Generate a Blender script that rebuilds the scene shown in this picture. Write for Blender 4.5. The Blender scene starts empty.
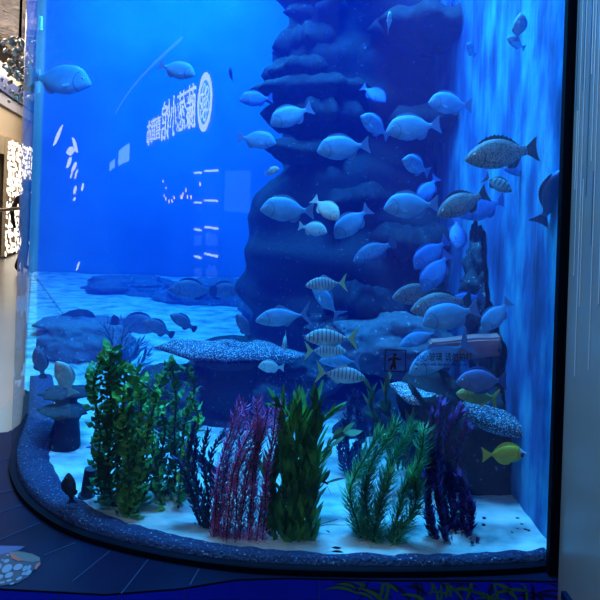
import bpy, bmesh, math, random
from mathutils import Vector, Matrix, noise
S = bpy.context.scene
COL = S.collection
R = math.radians
F = 590.0; EYE = 1.55; ZB = 0.45          # focal length in pixels, eye height, tank bottom height
TH = math.atan(.034); CT, ST = math.cos(TH), math.sin(TH)

def ray(px, py):
    u = px - 300; v = py - 200
    return (u * CT + v * ST) / F, -(v * CT - u * ST) / F
def P(px, py, Y):
    a, b = ray(px, py)
    return Vector((a * Y, Y, EYE + b * Y))

# ---------------------------------------------------------------- materials
def mat(name, col=(.5, .5, .5), rough=.6, metal=0, emit=None, es=0, spec=None):
    m = bpy.data.materials.new(name); m.use_nodes = True
    b = m.node_tree.nodes['Principled BSDF']
    b.inputs['Base Color'].default_value = (*col, 1)
    b.inputs['Roughness'].default_value = rough
    b.inputs['Metallic'].default_value = metal
    if spec is not None: b.inputs['Specular IOR Level'].default_value = spec
    if emit:
        b.inputs['Emission Color'].default_value = (*emit, 1); b.inputs['Emission Strength'].default_value = es
    return m
def noisy(name, stops, scale=8, rough=.7, detail=5, bump=0, bscale=30, stretch=(1, 1, 1), metal=0, kind='noise', dist=.02, rot=(0, 0, 0)):
    """base colour from a ramp over noise / voronoi in object coordinates, plus a bump"""
    m = mat(name, rough=rough, metal=metal); nt = m.node_tree; N = nt.nodes; L = nt.links
    b = N['Principled BSDF']
    tc = N.new('ShaderNodeTexCoord'); mp = N.new('ShaderNodeMapping'); mp.inputs['Scale'].default_value = stretch
    mp.inputs['Rotation'].default_value = rot
    L.new(tc.outputs['Object'], mp.inputs['Vector'])
    if kind == 'noise':
        t = N.new('ShaderNodeTexNoise'); t.inputs['Detail'].default_value = detail; o = t.outputs['Fac']
    else:
        t = N.new('ShaderNodeTexVoronoi'); o = t.outputs['Distance']
    t.inputs['Scale'].default_value = scale
    L.new(mp.outputs['Vector'], t.inputs['Vector'])
    r = N.new('ShaderNodeValToRGB'); e = r.color_ramp.elements
    while len(e) < len(stops): e.new(.5)
    for i, (p, c) in enumerate(stops): e[i].position = p; e[i].color = (*c, 1)
    L.new(o, r.inputs['Fac']); L.new(r.outputs['Color'], b.inputs['Base Color'])
    if bump:
        n2 = N.new('ShaderNodeTexNoise'); n2.inputs['Scale'].default_value = bscale; n2.inputs['Detail'].default_value = 4
        L.new(mp.outputs['Vector'], n2.inputs['Vector'])
        bm_ = N.new('ShaderNodeBump'); bm_.inputs['Strength'].default_value = bump; bm_.inputs['Distance'].default_value = dist
        L.new(n2.outputs['Fac'], bm_.inputs['Height']); L.new(bm_.outputs['Normal'], b.inputs['Normal'])
    return m
def glass_mat():
    m = bpy.data.materials.new('acrylic_pane'); m.use_nodes = True; nt = m.node_tree; N = nt.nodes; L = nt.links; N.clear()
    out = N.new('ShaderNodeOutputMaterial'); mix = N.new('ShaderNodeMixShader'); tr = N.new('ShaderNodeBsdfTransparent'); gl = N.new('ShaderNodeBsdfGlossy')
    gl.inputs['Roughness'].default_value = 0.0
    lw = N.new('ShaderNodeLayerWeight'); lw.inputs['Blend'].default_value = .5
    p = N.new('ShaderNodeMath'); p.operation = 'POWER'; p.inputs[1].default_value = 5
    a = N.new('ShaderNodeMath'); a.operation = 'MULTIPLY_ADD'; a.inputs[1].default_value = .50; a.inputs[2].default_value = .10
    L.new(lw.outputs['Facing'], p.inputs[0]); L.new(p.outputs[0], a.inputs[0]); L.new(a.outputs[0], mix.inputs['Fac'])
    L.new(tr.outputs[0], mix.inputs[1]); L.new(gl.outputs[0], mix.inputs[2]); L.new(mix.outputs[0], out.inputs['Surface'])
    return m
def inner_mat():
    # the water side of the acrylic mirrors next to nothing
    m = bpy.data.materials.new('acrylic_wet_face'); m.use_nodes = True; nt = m.node_tree; N = nt.nodes; N.clear()
    out = N.new('ShaderNodeOutputMaterial'); tr = N.new('ShaderNodeBsdfTransparent'); tr.inputs[0].default_value = (.96, .98, 1, 1); nt.links.new(tr.outputs[0], out.inputs['Surface']); return m
def water_mat():
    m = bpy.data.materials.new('tank_water'); m.use_nodes = True; nt = m.node_tree; N = nt.nodes; L = nt.links; N.clear()
    out = N.new('ShaderNodeOutputMaterial'); add = N.new('ShaderNodeAddShader')
    sc = N.new('ShaderNodeVolumeScatter'); sc.inputs['Color'].default_value = (*WSC, 1); sc.inputs['Density'].default_value = WSD; sc.inputs['Anisotropy'].default_value = .1
    ab = N.new('ShaderNodeVolumeAbsorption'); ab.inputs['Color'].default_value = (*WAC, 1); ab.inputs['Density'].default_value = WAD
    L.new(sc.outputs[0], add.inputs[0]); L.new(ab.outputs[0], add.inputs[1]); L.new(add.outputs[0], out.inputs['Volume'])
    return m
WSC = (.012, .10, 1.0); WSD = .095; WAC = (.02, .55, .965); WAD = .34

# ---------------------------------------------------------------- objects
def link(name, bm, m, parent=None, smooth=False, loc=None):
    me = bpy.data.meshes.new(name); bm.normal_update(); bm.to_mesh(me); bm.free()
    o = bpy.data.objects.new(name, me); COL.objects.link(o)
    for x in (m if isinstance(m, (list, tuple)) else [m]): me.materials.append(x)
    if smooth:
        for p in me.polygons: p.use_smooth = True
    if parent: o.parent = parent
    if loc is not None: o.location = loc
    return o
def tag(o, label=None, cat=None, group=None, kind=None):
    if label: o['label'] = label
    if cat: o['category'] = cat
    if group: o['group'] = group
    if kind: o['kind'] = kind
    return o
def empty(name, loc=(0, 0, 0), rz=0):
    o = bpy.data.objects.new(name, None); COL.objects.link(o); o.location = loc; o.rotation_euler = (0, 0, rz); o.empty_display_size = .05
    return o
def box(bm, lo, hi, M=None):
    x0, y0, z0 = lo; x1, y1, z1 = hi
    v = [Vector(q) for q in [(x0,y0,z0),(x1,y0,z0),(x1,y1,z0),(x0,y1,z0),(x0,y0,z1),(x1,y0,z1),(x1,y1,z1),(x0,y1,z1)]]
    if M: v = [M @ q for q in v]
    v = [bm.verts.new(q) for q in v]
    for f in ((3,2,1,0),(4,5,6,7),(0,1,5,4),(1,2,6,5),(2,3,7,6),(3,0,4,7)): bm.faces.new([v[i] for i in f])
def bx(lo, hi, M=None):
    bm = bmesh.new(); box(bm, lo, hi, M); return bm
def prism(bm, pts, z0, z1):
    """upright prism over a plan polygon (counter-clockwise)"""
    a = [bm.verts.new((x, y, z0)) for x, y in pts]; b = [bm.verts.new((x, y, z1)) for x, y in pts]; n = len(pts)
    bm.faces.new(a[::-1]); bm.faces.new(b)
    for i in range(n): bm.faces.new((a[i], a[(i+1) % n], b[(i+1) % n], b[i]))
def tube(bm, pts, r, n=6, cap=True):
    """tube along points; r a number or a list"""
    pts = [Vector(p) for p in pts]; rs = r if isinstance(r, (list, tuple)) else [r] * len(pts); rings = []
    for i, p in enumerate(pts):
        d = (pts[min(i+1, len(pts)-1)] - pts[max(i-1, 0)]).normalized()
        a = d.orthogonal().normalized() if i == 0 else (a - d * a.dot(d)).normalized()
        b = d.cross(a)
        rings.append([bm.verts.new(p + (a * math.cos(t) + b * math.sin(t)) * rs[i]) for t in [k * math.tau / n for k in range(n)]])
    for A, B in zip(rings, rings[1:]):
        for k in range(n): bm.faces.new((A[k], A[(k+1) % n], B[(k+1) % n], B[k]))
    if cap: bm.faces.new(rings[0][::-1]); bm.faces.new(rings[-1])
def slab(bm, pts2, M, t=.002):
    """thin plate with outline pts2 (x, z) in the local XZ plane of M, thickness t along local Y"""
    a = [bm.verts.new(M @ Vector((x, -t/2, z))) for x, z in pts2]; b = [bm.verts.new(M @ Vector((x, t/2, z))) for x, z in pts2]; n = len(pts2)
    bm.faces.new(a); bm.faces.new(b[::-1])
    for i in range(n): bm.faces.new((a[(i+1) % n], a[i], b[i], b[(i+1) % n]))
def text_mesh(name, s, size, m, M, parent=None, extrude=.0005, width=None, align='CENTER'):
    c = bpy.data.curves.new(name + '_c', 'FONT'); c.body = s; c.size = size; c.align_x = align; c.align_y = 'CENTER'; c.extrude = extrude
    o = bpy.data.objects.new('tmp', c); COL.objects.link(o)
    dg = bpy.context.evaluated_depsgraph_get(); me = bpy.data.meshes.new_from_object(o.evaluated_get(dg))
    bpy.data.objects.remove(o); bpy.data.curves.remove(c)
    xs = [v.co.x for v in me.vertices]; k = width / (max(xs) - min(xs)) if width else 1
    for v in me.vertices: v.co = M @ Vector((v.co.x * k, v.co.y, v.co.z))
    me.materials.clear(); me.materials.append(m)
    o = bpy.data.objects.new(name, me); COL.objects.link(o)
    if parent: o.parent = parent
    return o

# ---------------------------------------------------------------- plan of the curved pane (outer face)
ctrl = [(.90, 1.822), (.813, 1.807), (.642, 1.778), (.335, 1.75), (.037, 1.741), (-.15, 1.75), (-.36, 1.785), (-.56, 1.843), (-.71, 1.91), (-.84, 2.0),
        (-.96, 2.115), (-1.06, 2.25), (-1.135, 2.39), (-1.19, 2.54), (-1.25, 2.72), (-1.34, 2.94), (-1.7, 3.75), (-2.2, 4.87), (-3.28, 7.3), (-3.7, 8.25)]
def catmull(pts, n):
    out = []
    for i in range(1, len(pts) - 2):
        p0, p1, p2, p3 = [Vector(p) for p in pts[i-1:i+3]]
        for k in range(n):
            t = k / n
            out.append(.5 * ((2*p1) + (p2-p0)*t + (2*p0-5*p1+4*p2-p3)*t*t + (3*p1-p0-3*p2+p3)*t**3))
    out.append(Vector(pts[-2])); return out
pane = catmull(ctrl, 10)                       # from the right frame round the corner to the back
def normals(c):
    r = []
    for i in range(len(c)):
        d = (c[min(i+1, len(c)-1)] - c[max(i-1, 0)]).normalized(); r.append(Vector((d.y, -d.x)) * -1)
    return r
pn = normals(pane)
if pn[20].y > 0: pn = [-q for q in pn]         # outward, towards the viewer
def inset(d): return [p - q * (d(i) if callable(d) else d) for i, (p, q) in enumerate(zip(pane, pn))]
def bounce(px, py):
    """where the sight line meets the pane, and the mirrored direction"""
    a, b = ray(px, py); best = None
    for i in range(len(pane) - 1):
        p, q = pane[i], pane[i+1]; e = q - p
        den = e.x - a * e.y
        if abs(den) < 1e-9: continue
        t = (a * p.y - p.x) / den
        if 0 <= t <= 1:
            Y = p.y + t * e.y
            if Y > .5 and (best is None or Y < best[0]): best = (Y, pn[i].lerp(pn[i+1], t).normalized())
    Y, n = best; n = Vector((n.x, n.y, 0)); d = Vector((a, 1, b)).normalized()
    return Vector((a*Y, Y, EYE + b*Y)), d - 2 * d.dot(n) * n
TOP = 4.45
# ---------------------------------------------------------------- camera
cam = bpy.data.cameras.new('camera'); co = bpy.data.objects.new('camera', cam); COL.objects.link(co)
cam.sensor_width = 36; cam.lens = F / 600 * 36; cam.shift_y = -100 / 600; cam.clip_end = 100; cam.clip_start = .02
co.matrix_world = Matrix.Translation((0, 0, EYE)) @ Matrix.Rotation(R(90), 4, 'X') @ Matrix.Rotation(TH, 4, 'Z')
S.camera = co
vs = S.view_settings; vs.view_transform = 'Standard'; vs.look = 'None'; vs.gamma = 1; vs.use_curve_mapping = False; vs.exposure = 0
w = bpy.data.worlds.new('world'); S.world = w; w.use_nodes = True
w.node_tree.nodes['Background'].inputs[0].default_value = (.02, .025, .035, 1); w.node_tree.nodes['Background'].inputs[1].default_value = .6
S.cycles.transparent_max_bounces = 24; S.cycles.max_bounces = 8; S.cycles.volume_bounces = 1
S.cycles.caustics_reflective = False; S.cycles.caustics_refractive = False
S.cycles.sample_clamp_indirect = 4

# ---------------------------------------------------------------- tank shell
M_glass = glass_mat()
def band(outer, inner, z0, z1):
    bm = bmesh.new(); n = len(outer); g = []
    for q in (outer, inner):
        for z in (z0, z1): g.append([bm.verts.new((p[0], p[1], z)) for p in q])
    o0, o1, i0, i1 = g
    for i in range(n-1):
        bm.faces.new((o0[i+1], o0[i], o1[i], o1[i+1])); bm.faces.new((i0[i], i0[i+1], i1[i+1], i1[i])).material_index = 1
    # rims on vertices of their own, so that the smooth faces keep level normals
    D = lambda v: bm.verts.new(v.co)
    c = [[D(v) for v in r] for r in g]
    for i in range(n-1):
        bm.faces.new((c[1][i], c[3][i], c[3][i+1], c[1][i+1])); bm.faces.new((c[0][i], c[0][i+1], c[2][i+1], c[2][i]))
    for j, s in ((0, 1), (-1, -1)):
        bm.faces.new([D(v) for v in (o0[j], i0[j], i1[j], o1[j])][::s])
    return bm
go = tag(link('window_1', band(pane, inset(.02), ZB + .01, TOP), [M_glass, inner_mat()], smooth=True), kind='structure')
M_black = mat('black_rubber', (.002, .003, .010), .7, spec=.1)
tag(link('trim_1', band([p + q * .006 for p, q in zip(pane, pn) if p.y < 3.2], [p for p, o_ in zip(inset(.022), pane) if o_.y < 3.2], ZB - .005, ZB + .012), M_black), kind='structure')
# gravel kerb just inside the pane: wide at the left corner, narrow at the right
def kw(i):
    t = max(0, min(1, (.25 - pane[i].x) / 1.3)); return .055 + .09 * t ** 1.8
kerb = bmesh.new(); rows = []
inn = inset(lambda i: .022)
for i in range(len(pane)):
    if pane[i].y > 3.4: break
    W = kw(i); row = []; hk = .42 + .20 * max(0, min(1, (.15 - pane[i].x) / 1.1))
    for k, (f, h) in enumerate([(0, -.011), (.0, .045), (.3, .05), (.6, .048), (.85, .044), (1, .022)]):
        p = pane[i] - pn[i] * (.022 + (W - .022) * f * (1 + .16 * noise.noise(Vector((pane[i].x * 5, pane[i].y * 5, f)))))
        row.append(kerb.verts.new((p.x, p.y, ZB + .012 + (h if h < 0 else h * hk) + (.008 if k else 0) * noise.noise(Vector((p.x * 22, p.y * 22, 3))))))
    rows.append(row)
for A, B in zip(rows, rows[1:]):
    for k in range(5): kerb.faces.new((A[k], A[k+1], B[k+1], B[k]))
# a skirt closes the kerb against the glass
M_gravel = noisy('kerb_gravel', [(0, (.008, .015, .05)), (.56, (.02, .035, .11)), (.66, (.06, .10, .22)), (.73, (.35, .5, .7)), (1, (.6, .8, 1))], scale=120, rough=.8, detail=2, bump=.8, bscale=90)
tag(link('trim_2', kerb, M_gravel, smooth=True), kind='structure')

# sand bed
M_sand = noisy('pale_sand', [(.28, (.16, .26, .28)), (.42, (.42, .55, .54)), (.54, (.72, .80, .74)), (.7, (.95, .95, .9))], scale=6, rough=.95, detail=9, bump=.8, bscale=34, stretch=(1, 1.6, 1))
def xl(Y):
    for i in range(len(inn) - 1):
        if i > 25 and inn[i].y <= Y <= inn[i+1].y:
            t = (Y - inn[i].y) / max(1e-9, inn[i+1].y - inn[i].y); return inn[i].x + t * (inn[i+1].x - inn[i].x)
    return inn[-1].x
XR = .835
def yin(x):
    for i in range(0, len(inn) - 1):
        if inn[i+1].x <= x <= inn[i].x: t = (x - inn[i+1].x) / max(1e-9, inn[i].x - inn[i+1].x); return inn[i+1].y + t * (inn[i].y - inn[i+1].y)
    return 1.83 if x > .5 else 0
def sandz(x, y):
    return ZB + .02 + .022 * noise.noise(Vector((x * 2.2, y * 2.8, 0))) + .007 * noise.noise(Vector((x * 11, y * 14, 5))) + max(0, y - 4.3) * .02
bm = bmesh.new(); rows = []; Ys = []; y = 1.755
while y < 7.6: Ys.append(y); y += .018 + (y - 1.8) * .02
for Y in Ys:
    a = xl(Y) + .015 if Y < 3.2 else xl(Y) - .03; b = XR + .0; row = []
    for k in range(111):
        x = a + (b - a) * k / 110; yy = max(Y, yin(x) + .004) if Y < 2.0 else Y
        row.append(bm.verts.new((x, yy, sandz(x, yy))))
    rows.append(row)
for A, B in zip(rows, rows[1:]):
    for k in range(110): bm.faces.new((A[k], A[k+1], B[k+1], B[k]))
tag(link('sand', bm, M_sand, smooth=True), kind='stuff')

# inner walls: painted right side wall and far back wall
M_side = noisy('painted_side_wall', [(.30, (.01, .06, .20)), (.45, (.02, .16, .45)), (.56, (.04, .36, .62)), (.72, (.12, .62, .80))], scale=1.6, rough=.9, detail=9, bump=.4, bscale=6, stretch=(1, 4.6, 1.7), rot=(R(10), 0, 0))
bm = bmesh.new(); box(bm, (XR, 1.85, ZB - .005), (XR + .06, 7.7, TOP)); tag(link('wall_side', bm, M_side), kind='structure')
M_back = noisy('painted_back_wall', [(.3, (.10, .30, .45)), (.7, (.3, .6, .8))], scale=.6, rough=.9, detail=3)
tag(link('wall_back', bx((-3.42, 7.5, ZB - .005), (XR, 7.6, TOP)), M_back), kind='structure')
# water: closed body just inside the pane
wp = [tuple(p) for p in inset(.05)]
wp = [p for p in wp if p[1] < 7.45]
poly = [(XR - .002, 1.86)] + [p for p in wp if p[0] < XR - .01] + [(wp[-1][0], 7.48), (XR - .002, 7.48)]
# orientation: make counter-clockwise
ar = sum(poly[i][0] * poly[(i+1) % len(poly)][1] - poly[(i+1) % len(poly)][0] * poly[i][1] for i in range(len(poly)))
if ar < 0: poly = poly[::-1]
bm = bmesh.new(); prism(bm, poly, ZB + .005, TOP - .15)
WATER = tag(link('water', bm, water_mat()), kind='stuff')

def area(name, loc, size, power, col, rot=(0, 0, 0), sy=None, spread=None):
    l = bpy.data.lights.new(name, 'AREA'); l.energy = power; l.color = col; l.size = size
    if sy: l.shape = 'RECTANGLE'; l.size_y = sy
    if spread: l.spread = spread
    o = bpy.data.objects.new(name, l); COL.objects.link(o); o.location = loc; o.rotation_euler = rot; return o
# ---------------------------------------------------------------- tank lighting (lamps hung over the water)
WL = (.12, .55, 1.0)
area('tank_lamp', (-.15, 2.15, TOP + .05), 1.0, 270, WL, sy=.6, rot=(R(-8), 0, 0))
area('tank_lamp', (-1.5, 4.6, TOP + .05), 1.2, 250, (.05, .66, 1.0), sy=1.6)
area('tank_lamp', (-1.6, 6.6, TOP + .05), 2.0, 150, (.05, .56, 1.0), sy=.8)
area('tank_lamp', (.45, 2.5, TOP + .05), .35, 170, (.05, .50, 1.0), sy=.9)
# ---------------------------------------------------------------- plinth
M_plinth = noisy('blue_plinth_print', [(.3, (.003, .013, .6)), (.7, (.004, .022, .9))], scale=1.5, rough=.3, detail=2)
M_tile = noisy('navy_tile', [(.3, (.003, .004, .022)), (.7, (.005, .008, .04))], scale=3, rough=.6, detail=3)
M_seam = mat('tile_joint', (.04, .06, .14), .8)
M_tile.node_tree.nodes['Principled BSDF'].inputs['Specular IOR Level'].default_value = .12
plp = [(.83, 1.756), (.6, 1.748), (.3, 1.733), (0, 1.728), (-.15, 1.712), (-.3, 1.665), (-.5, 1.63), (-.85, 1.64), (-1.75, 1.70), (-1.75, 2.55), (-1.30, 2.70)] + [tuple(p + q * .002) for p, q in zip(pane, pn) if 2.8 < p.y < 7.45] + [(-3.4, 7.49), (.83, 7.49), (.83, 1.757)]
pl = empty('tank_plinth', (0, 1.7, 0)); tag(pl, 'dark blue tiled plinth with printed front carrying the big aquarium', 'plinth')
bm = bmesh.new(); pp = plp[::-1]; prism(bm, pp, .0, ZB - .012)
o = link('plinth_body', bm, M_plinth); o.parent = pl; o.matrix_parent_inverse = Matrix.Translation((0, -1.7, 0))
bm = bmesh.new(); prism(bm, pp, ZB - .012, ZB - .006)
o = link('tiled_top', bm, M_tile); o.parent = pl; o.matrix_parent_inverse = Matrix.Translation((0, -1.7, 0))
def onz(px, py, z=ZB - .005):
    a, b = ray(px, py); Y = (z - EYE) / b; return Vector((a * Y, Y, z))
for k, (A, B) in enumerate([((110, 551), (72, 582)), ((148, 560), (121, 594)), ((199, 569), (190, 585)), ((40, 523), (0, 540)), ((75, 543), (43, 556)), ((15, 490), (0, 493)), ((13, 458), (0, 460)), ((22, 505), (0, 513))]):
    a, b = onz(*A), onz(*B); d = (b - a); L = d.length; ang = math.atan2(d.y, d.x)
    o = link('tile_joint', bx((0, -.0012, -.0005), (L, .0012, .0012), Matrix.Translation(a) @ Matrix.Rotation(ang, 4, 'Z')), M_seam)
    o.parent = pl; o.matrix_parent_inverse = Matrix.Translation((0, -1.7, 0))
for px in (60, 120, 184, 320, 430):
    a = onz(px, 590 if px < 200 else 578)
    # joints down the printed face
    yf = None
    for (x0, y0), (x1, y1) in zip(plp, plp[1:]):
        if x1 <= a.x <= x0: yf = y0 + (a.x - x0) / (x1 - x0) * (y1 - y0); break
    o = link('tile_joint', bx((a.x - .001, yf - .0012, 0), (a.x + .001, yf + .001, ZB - .012)), M_seam)
    o.parent = pl; o.matrix_parent_inverse = Matrix.Translation((0, -1.7, 0))
tag(link('baseboard_right', bx((.79, -3, 0), (.8055, 1.70, ZB + .0), None), M_tile), kind='structure')
# printed trigger fish on the ledge
def decal_poly(bm, pts, h):
    vs_ = [onz(x, y, ZB - .0045) for x, y in pts]
    a = [bm.verts.new(p) for p in vs_]; b = [bm.verts.new(p + Vector((0, 0, h))) for p in vs_]; n = len(a)
    bm.faces.new(b); 
    for i in range(n): bm.faces.new((a[i], a[(i+1) % n], b[(i+1) % n], b[i]))
    bmesh.ops.recalc_face_normals(bm, faces=bm.faces)
def oval(cx, cy, rx, ry, ang=0, n=14):
    c, s = math.cos(R(ang)), math.sin(R(ang))
    return [(cx + rx * math.cos(t) * c + ry * math.sin(t) * s, cy - rx * math.cos(t) * s + ry * math.sin(t) * c) for t in [k * math.tau / n for k in range(n)]]
dp = empty('fish_print'); tag(dp, 'printed triggerfish with white oval spots and orange mouth on the ledge', 'sticker')
def dpart(name, polys, h, m):
    bm = bmesh.new()
    for q in polys: decal_poly(bm, q, h)
    return link(name, bm, m, dp)
dpart('body', [[(-30, 552), (-10, 548), (8, 549), (25, 552), (38, 557), (41, 562), (34, 569), (28, 577), (18, 583), (0, 586), (-20, 585), (-40, 575)]], .0006, mat('print_black', (.006, .008, .03), .5))
dpart('back', [[(-20, 552), (-8, 546), (6, 546), (25, 546.5), (20, 550), (8, 553), (-5, 557), (-20, 562)]], .0010, mat('print_blue', (.02, .05, .15), .5))
dpart('snout', [[(8, 552.5), (18, 552), (32, 554), (40, 558), (40, 561), (33, 562.5), (20, 561), (12, 558)]], .0012, mat('print_grey', (.10, .07, .06), .5))
M_por = mat('print_orange', (.5, .05, .02), .5)
dpart('cheek_patch', [[(9, 553.5), (14, 555), (19, 558.5), (24, 561), (18, 561.5), (12, 559)]], .0016, M_por); dpart('fin_patch', [[(36.5, 564), (40, 562.5), (40.5, 564.5), (36, 570.5), (34.5, 569.5)]], .0016, M_por)
dpart('spot', [oval(*q) for q in [(7, 569, 6, 3.6, 35), (-2, 567, 4, 3, 35), (18, 567.5, 5, 3, 25), (9, 575.5, 4.5, 2.6, 30), (25, 569, 3.4, 2, 50), (29, 568, 3, 1.8, 55), (28.5, 573, 3.6, 2.2, 40), (24, 574, 2.5, 1.6, 20), (6.5, 561.5, 3, 1.8, 20), (7.5, 555.5, 1.6, 1, 0), (19, 579, 3.4, 1.4, 30), (9, 581, 3, 1.2, 20), (0, 577.5, 3.4, 2, 30), (2, 583, 3, 1, 10), (12, 584, 2.4, .8, 20), (-12, 572, 5, 3, 30), (-12, 580, 4, 2, 30), (2.5, 560.5, 1.4, 1, 0)]], .0016, mat('print_white', (.17, .17, .22), .5))
# printed seaweed on the front face
M_pg = mat('print_green', (.05, .17, .07), .5); M_pd = mat('print_dark_purple', (.012, .010, .07), .5)
random.seed(5)
def yface(x):
    for (x0, y0), (x1, y1) in zip(plp, plp[1:]):
        if x1 <= x <= x0: return y0 + (x - x0) / (x1 - x0) * (y1 - y0)
    return 1.7
def frond(bm, x, z, L, ang, wd, off):
    n = 8; le, ri = [], []
    for k in range(n + 1):
        t = k / n; a = ang + .5 * t
        cx = x + math.cos(a) * L * t; cz = z + math.sin(a) * L * t; h = wd * math.sin(math.pi * min(1, t * .85 + .12)) * .5
        le.append((cx - math.sin(a) * h, cz + math.cos(a) * h)); ri.append((cx + math.sin(a) * h, cz - math.cos(a) * h))
    q = le + ri[::-1]
    vs_ = [bm.verts.new((a, yface(a) - off, min(c, ZB - .014))) for a, c in q]
    for i in range(n): bm.faces.new((vs_[i], vs_[i+1], vs_[2*n - i], vs_[2*n + 1 - i]))
sp = empty('seaweed_print', (.35, 1.7, 0)); tag(sp, 'printed green and dark purple seaweed on the blue plinth front', 'sticker')
for nm, mm, cnt, x0, x1, off in (('green_frond', M_pg, 46, .10, .72, .0022), ('dark_frond', M_pd, 46, .18, .86, .0012)):
    bm = bmesh.new()
    for k in range(cnt):
        x = random.uniform(x0, x1); frond(bm, x, random.uniform(.30, .43), random.uniform(.05, .13), R(random.choice([125, 140, 60, 150, 110]) + random.uniform(-12, 12)), random.uniform(.006, .013), off)
    o = link(nm, bm, mm, sp); o.matrix_parent_inverse = Matrix.Translation((-.35, -1.7, 0))

# ---------------------------------------------------------------- right hand frame and wall
tag(link('trim_3', bx((.786, 1.774, ZB - .004), (.815, 1.797, TOP)), M_black), kind='structure')
M_rw = noisy('grey_gloss_panel', [(.35, (.26, .19, .16)), (.65, (.40, .28, .24))], scale=.9, rough=.22, detail=3)
wr = tag(link('wall_right', bx((.806, -3.0, 0), (1.0, 1.755, TOP)), M_rw), kind='structure')
M_line = mat('pale_line_inlay', (.75, .62, .58), .3); M_dline = mat('dark_line_inlay', (.13, .20, .26), .3)
random.seed(3)
st = empty('line_pattern', (.805, 1.6, 0)); tag(st, 'thin vertical pale and dark line pattern on the grey right-hand wall', 'wall decoration')
for i in range(46):
    y = 1.745 - i * .013 - random.uniform(0, .006)
    zt = 3.35; zb = random.choice([1.25, 1.4, 1.55, 1.7, 1.9, 1.12]) + random.uniform(-.07, .07)
    if i % 4 == 1: zt = random.uniform(1.6, 2.2)
    w_ = random.uniform(.002, .0045)
    o = link('pale_line' if i % 3 else 'dark_line', bx((-.0006, y - 1.6, zb), (.0009, y - 1.6 + w_, zt)), M_line if i % 3 else M_dline, st)

# ---------------------------------------------------------------- the mall at the left
M_floor = noisy('mall_floor', [(.3, (.20, .19, .19)), (.7, (.28, .265, .25))], scale=.7, rough=.3, detail=4)
bm = bmesh.new(); box(bm, (-14, -9, -.1), (6, 26, 0)); tag(link('floor', bm, M_floor), kind='structure')
M_strip = mat('tan_floor_inlay', (.42, .36, .30), .4)
a = onz(-6, 436, .0); b = onz(22, 404, .0); d = b - a; ang = math.atan2(d.y, d.x)
tag(link('trim_4', bx((-.4, -.10, .0), (3, .10, .004), Matrix.Translation(a) @ Matrix.Rotation(ang, 4, 'Z')), M_strip), kind='structure')
M_dark = mat('dark_floor_border', (.03, .03, .05), .7, spec=.1)
nrm = Vector((-d.y, d.x, 0)).normalized()
tag(link('trim_5', bx((-.4, -1.7, .0), (3, -.10, .003), Matrix.Translation(a) @ Matrix.Rotation(ang, 4, 'Z')), M_dark), kind='structure')
tag(link('trim_9', bx((-4.0, -8, 0), (.79, 1.55, .004)), mat('dark_floor_mask', (.012, .012, .018), .9)), kind='structure')  # added unseen dark sheet, dims the floor mirrored in the pane
# far wall, running away behind the tank
A = P(-5, 200, 13.0); B = P(30, 200, 16.6); d = (B - A); d.z = 0; ang = math.atan2(d.y, d.x)
MW = Matrix.Translation((A.x, A.y, 0)) @ Matrix.Rotation(ang, 4, 'Z') @ Matrix.Diagonal((1, -1, 1, 1))
M_cream = mat('cream_wall', (.62, .50, .36), .6)
tag(link('wall_left', bx((-8, 0, 0), (8, -.3, 4.7), MW), M_cream), kind='structure')
M_bluef = mat('blue_fascia', (.10, .13, .33), .35)
tag(link('trim_6', bx((-8, -.02, 3.72), (8, .12, 4.05), MW), M_bluef), kind='structure')
M_lav = mat('lavender_soffit', (.42, .42, .50), .5)
tag(link('trim_7', bx((-8, -.02, 3.45), (8, .06, 3.70), MW), M_lav), kind='structure')
M_cr2 = mat('cream_band', (.58, .47, .33), .5)
tag(link('trim_8', bx((-8, -.02, 2.35), (8, .10, 2.75), MW), M_cr2), kind='structure')
M_sil = noisy('rippled_silver', [(.35, (.20, .20, .19)), (.5, (.42, .41, .39)), (.65, (.75, .73, .68))], scale=1.3, rough=.2, detail=6, metal=.4, bump=.7, bscale=1.6, stretch=(1, .6, 1), dist=.25)
tag(link('ceiling', bx((-14, 2.9, 4.7), (-2.0, 26, 4.8)), M_sil), kind='structure')
tag(link('ceiling', bx((-14, -9, 4.7), (6, 2.9, 4.8)), mat('dark_ceiling', (.05, .055, .065), .5)), kind='structure')
# leaf-pierced lit screen
sc_ = empty('lit_screen'); tag(sc_, 'cream screen pierced with glowing white leaf shapes in the mall', 'lattice screen')
sc_.matrix_world = MW
link('panel', bx((.25, .10, .05), (5.2, .16, 2.75)), mat('screen_cream', (.50, .40, .28), .6), sc_)
M_leaflit = mat('lit_leaf', (1, .95, .85), .5, emit=(1, .93, .80), es=2.4)
random.seed(8); bm = bmesh.new()
for i in range(34):
    for j in range(22):
        if random.random() < .22: continue
        x = .35 + i * .14 + random.uniform(-.03, .03); z = .12 + j * .12 + random.uniform(-.03, .03); a = R(60 + 50 * math.sin(i * 1.7 + j * .8)); l = random.uniform(.05, .085)
        M = Matrix.Translation((x, .168, z)) @ Matrix.Rotation(a, 4, 'Y')
        cnt_ = globals().get('cnt_', 0) + 1
        if cnt_ <= 100: bm1 = bmesh.new()
        slab(bm1 if cnt_ <= 100 else bm, [(-l, 0), (-l*.4, -l*.42), (l*.4, -l*.42), (l, 0), (l*.4, l*.42), (-l*.4, l*.42)], M, .01)
        if cnt_ <= 100: link('leaf_cutout', bm1, M_leaflit, sc_)
link('leaf_cutouts', bm, M_leaflit, sc_)['kind'] = 'stuff'
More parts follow.
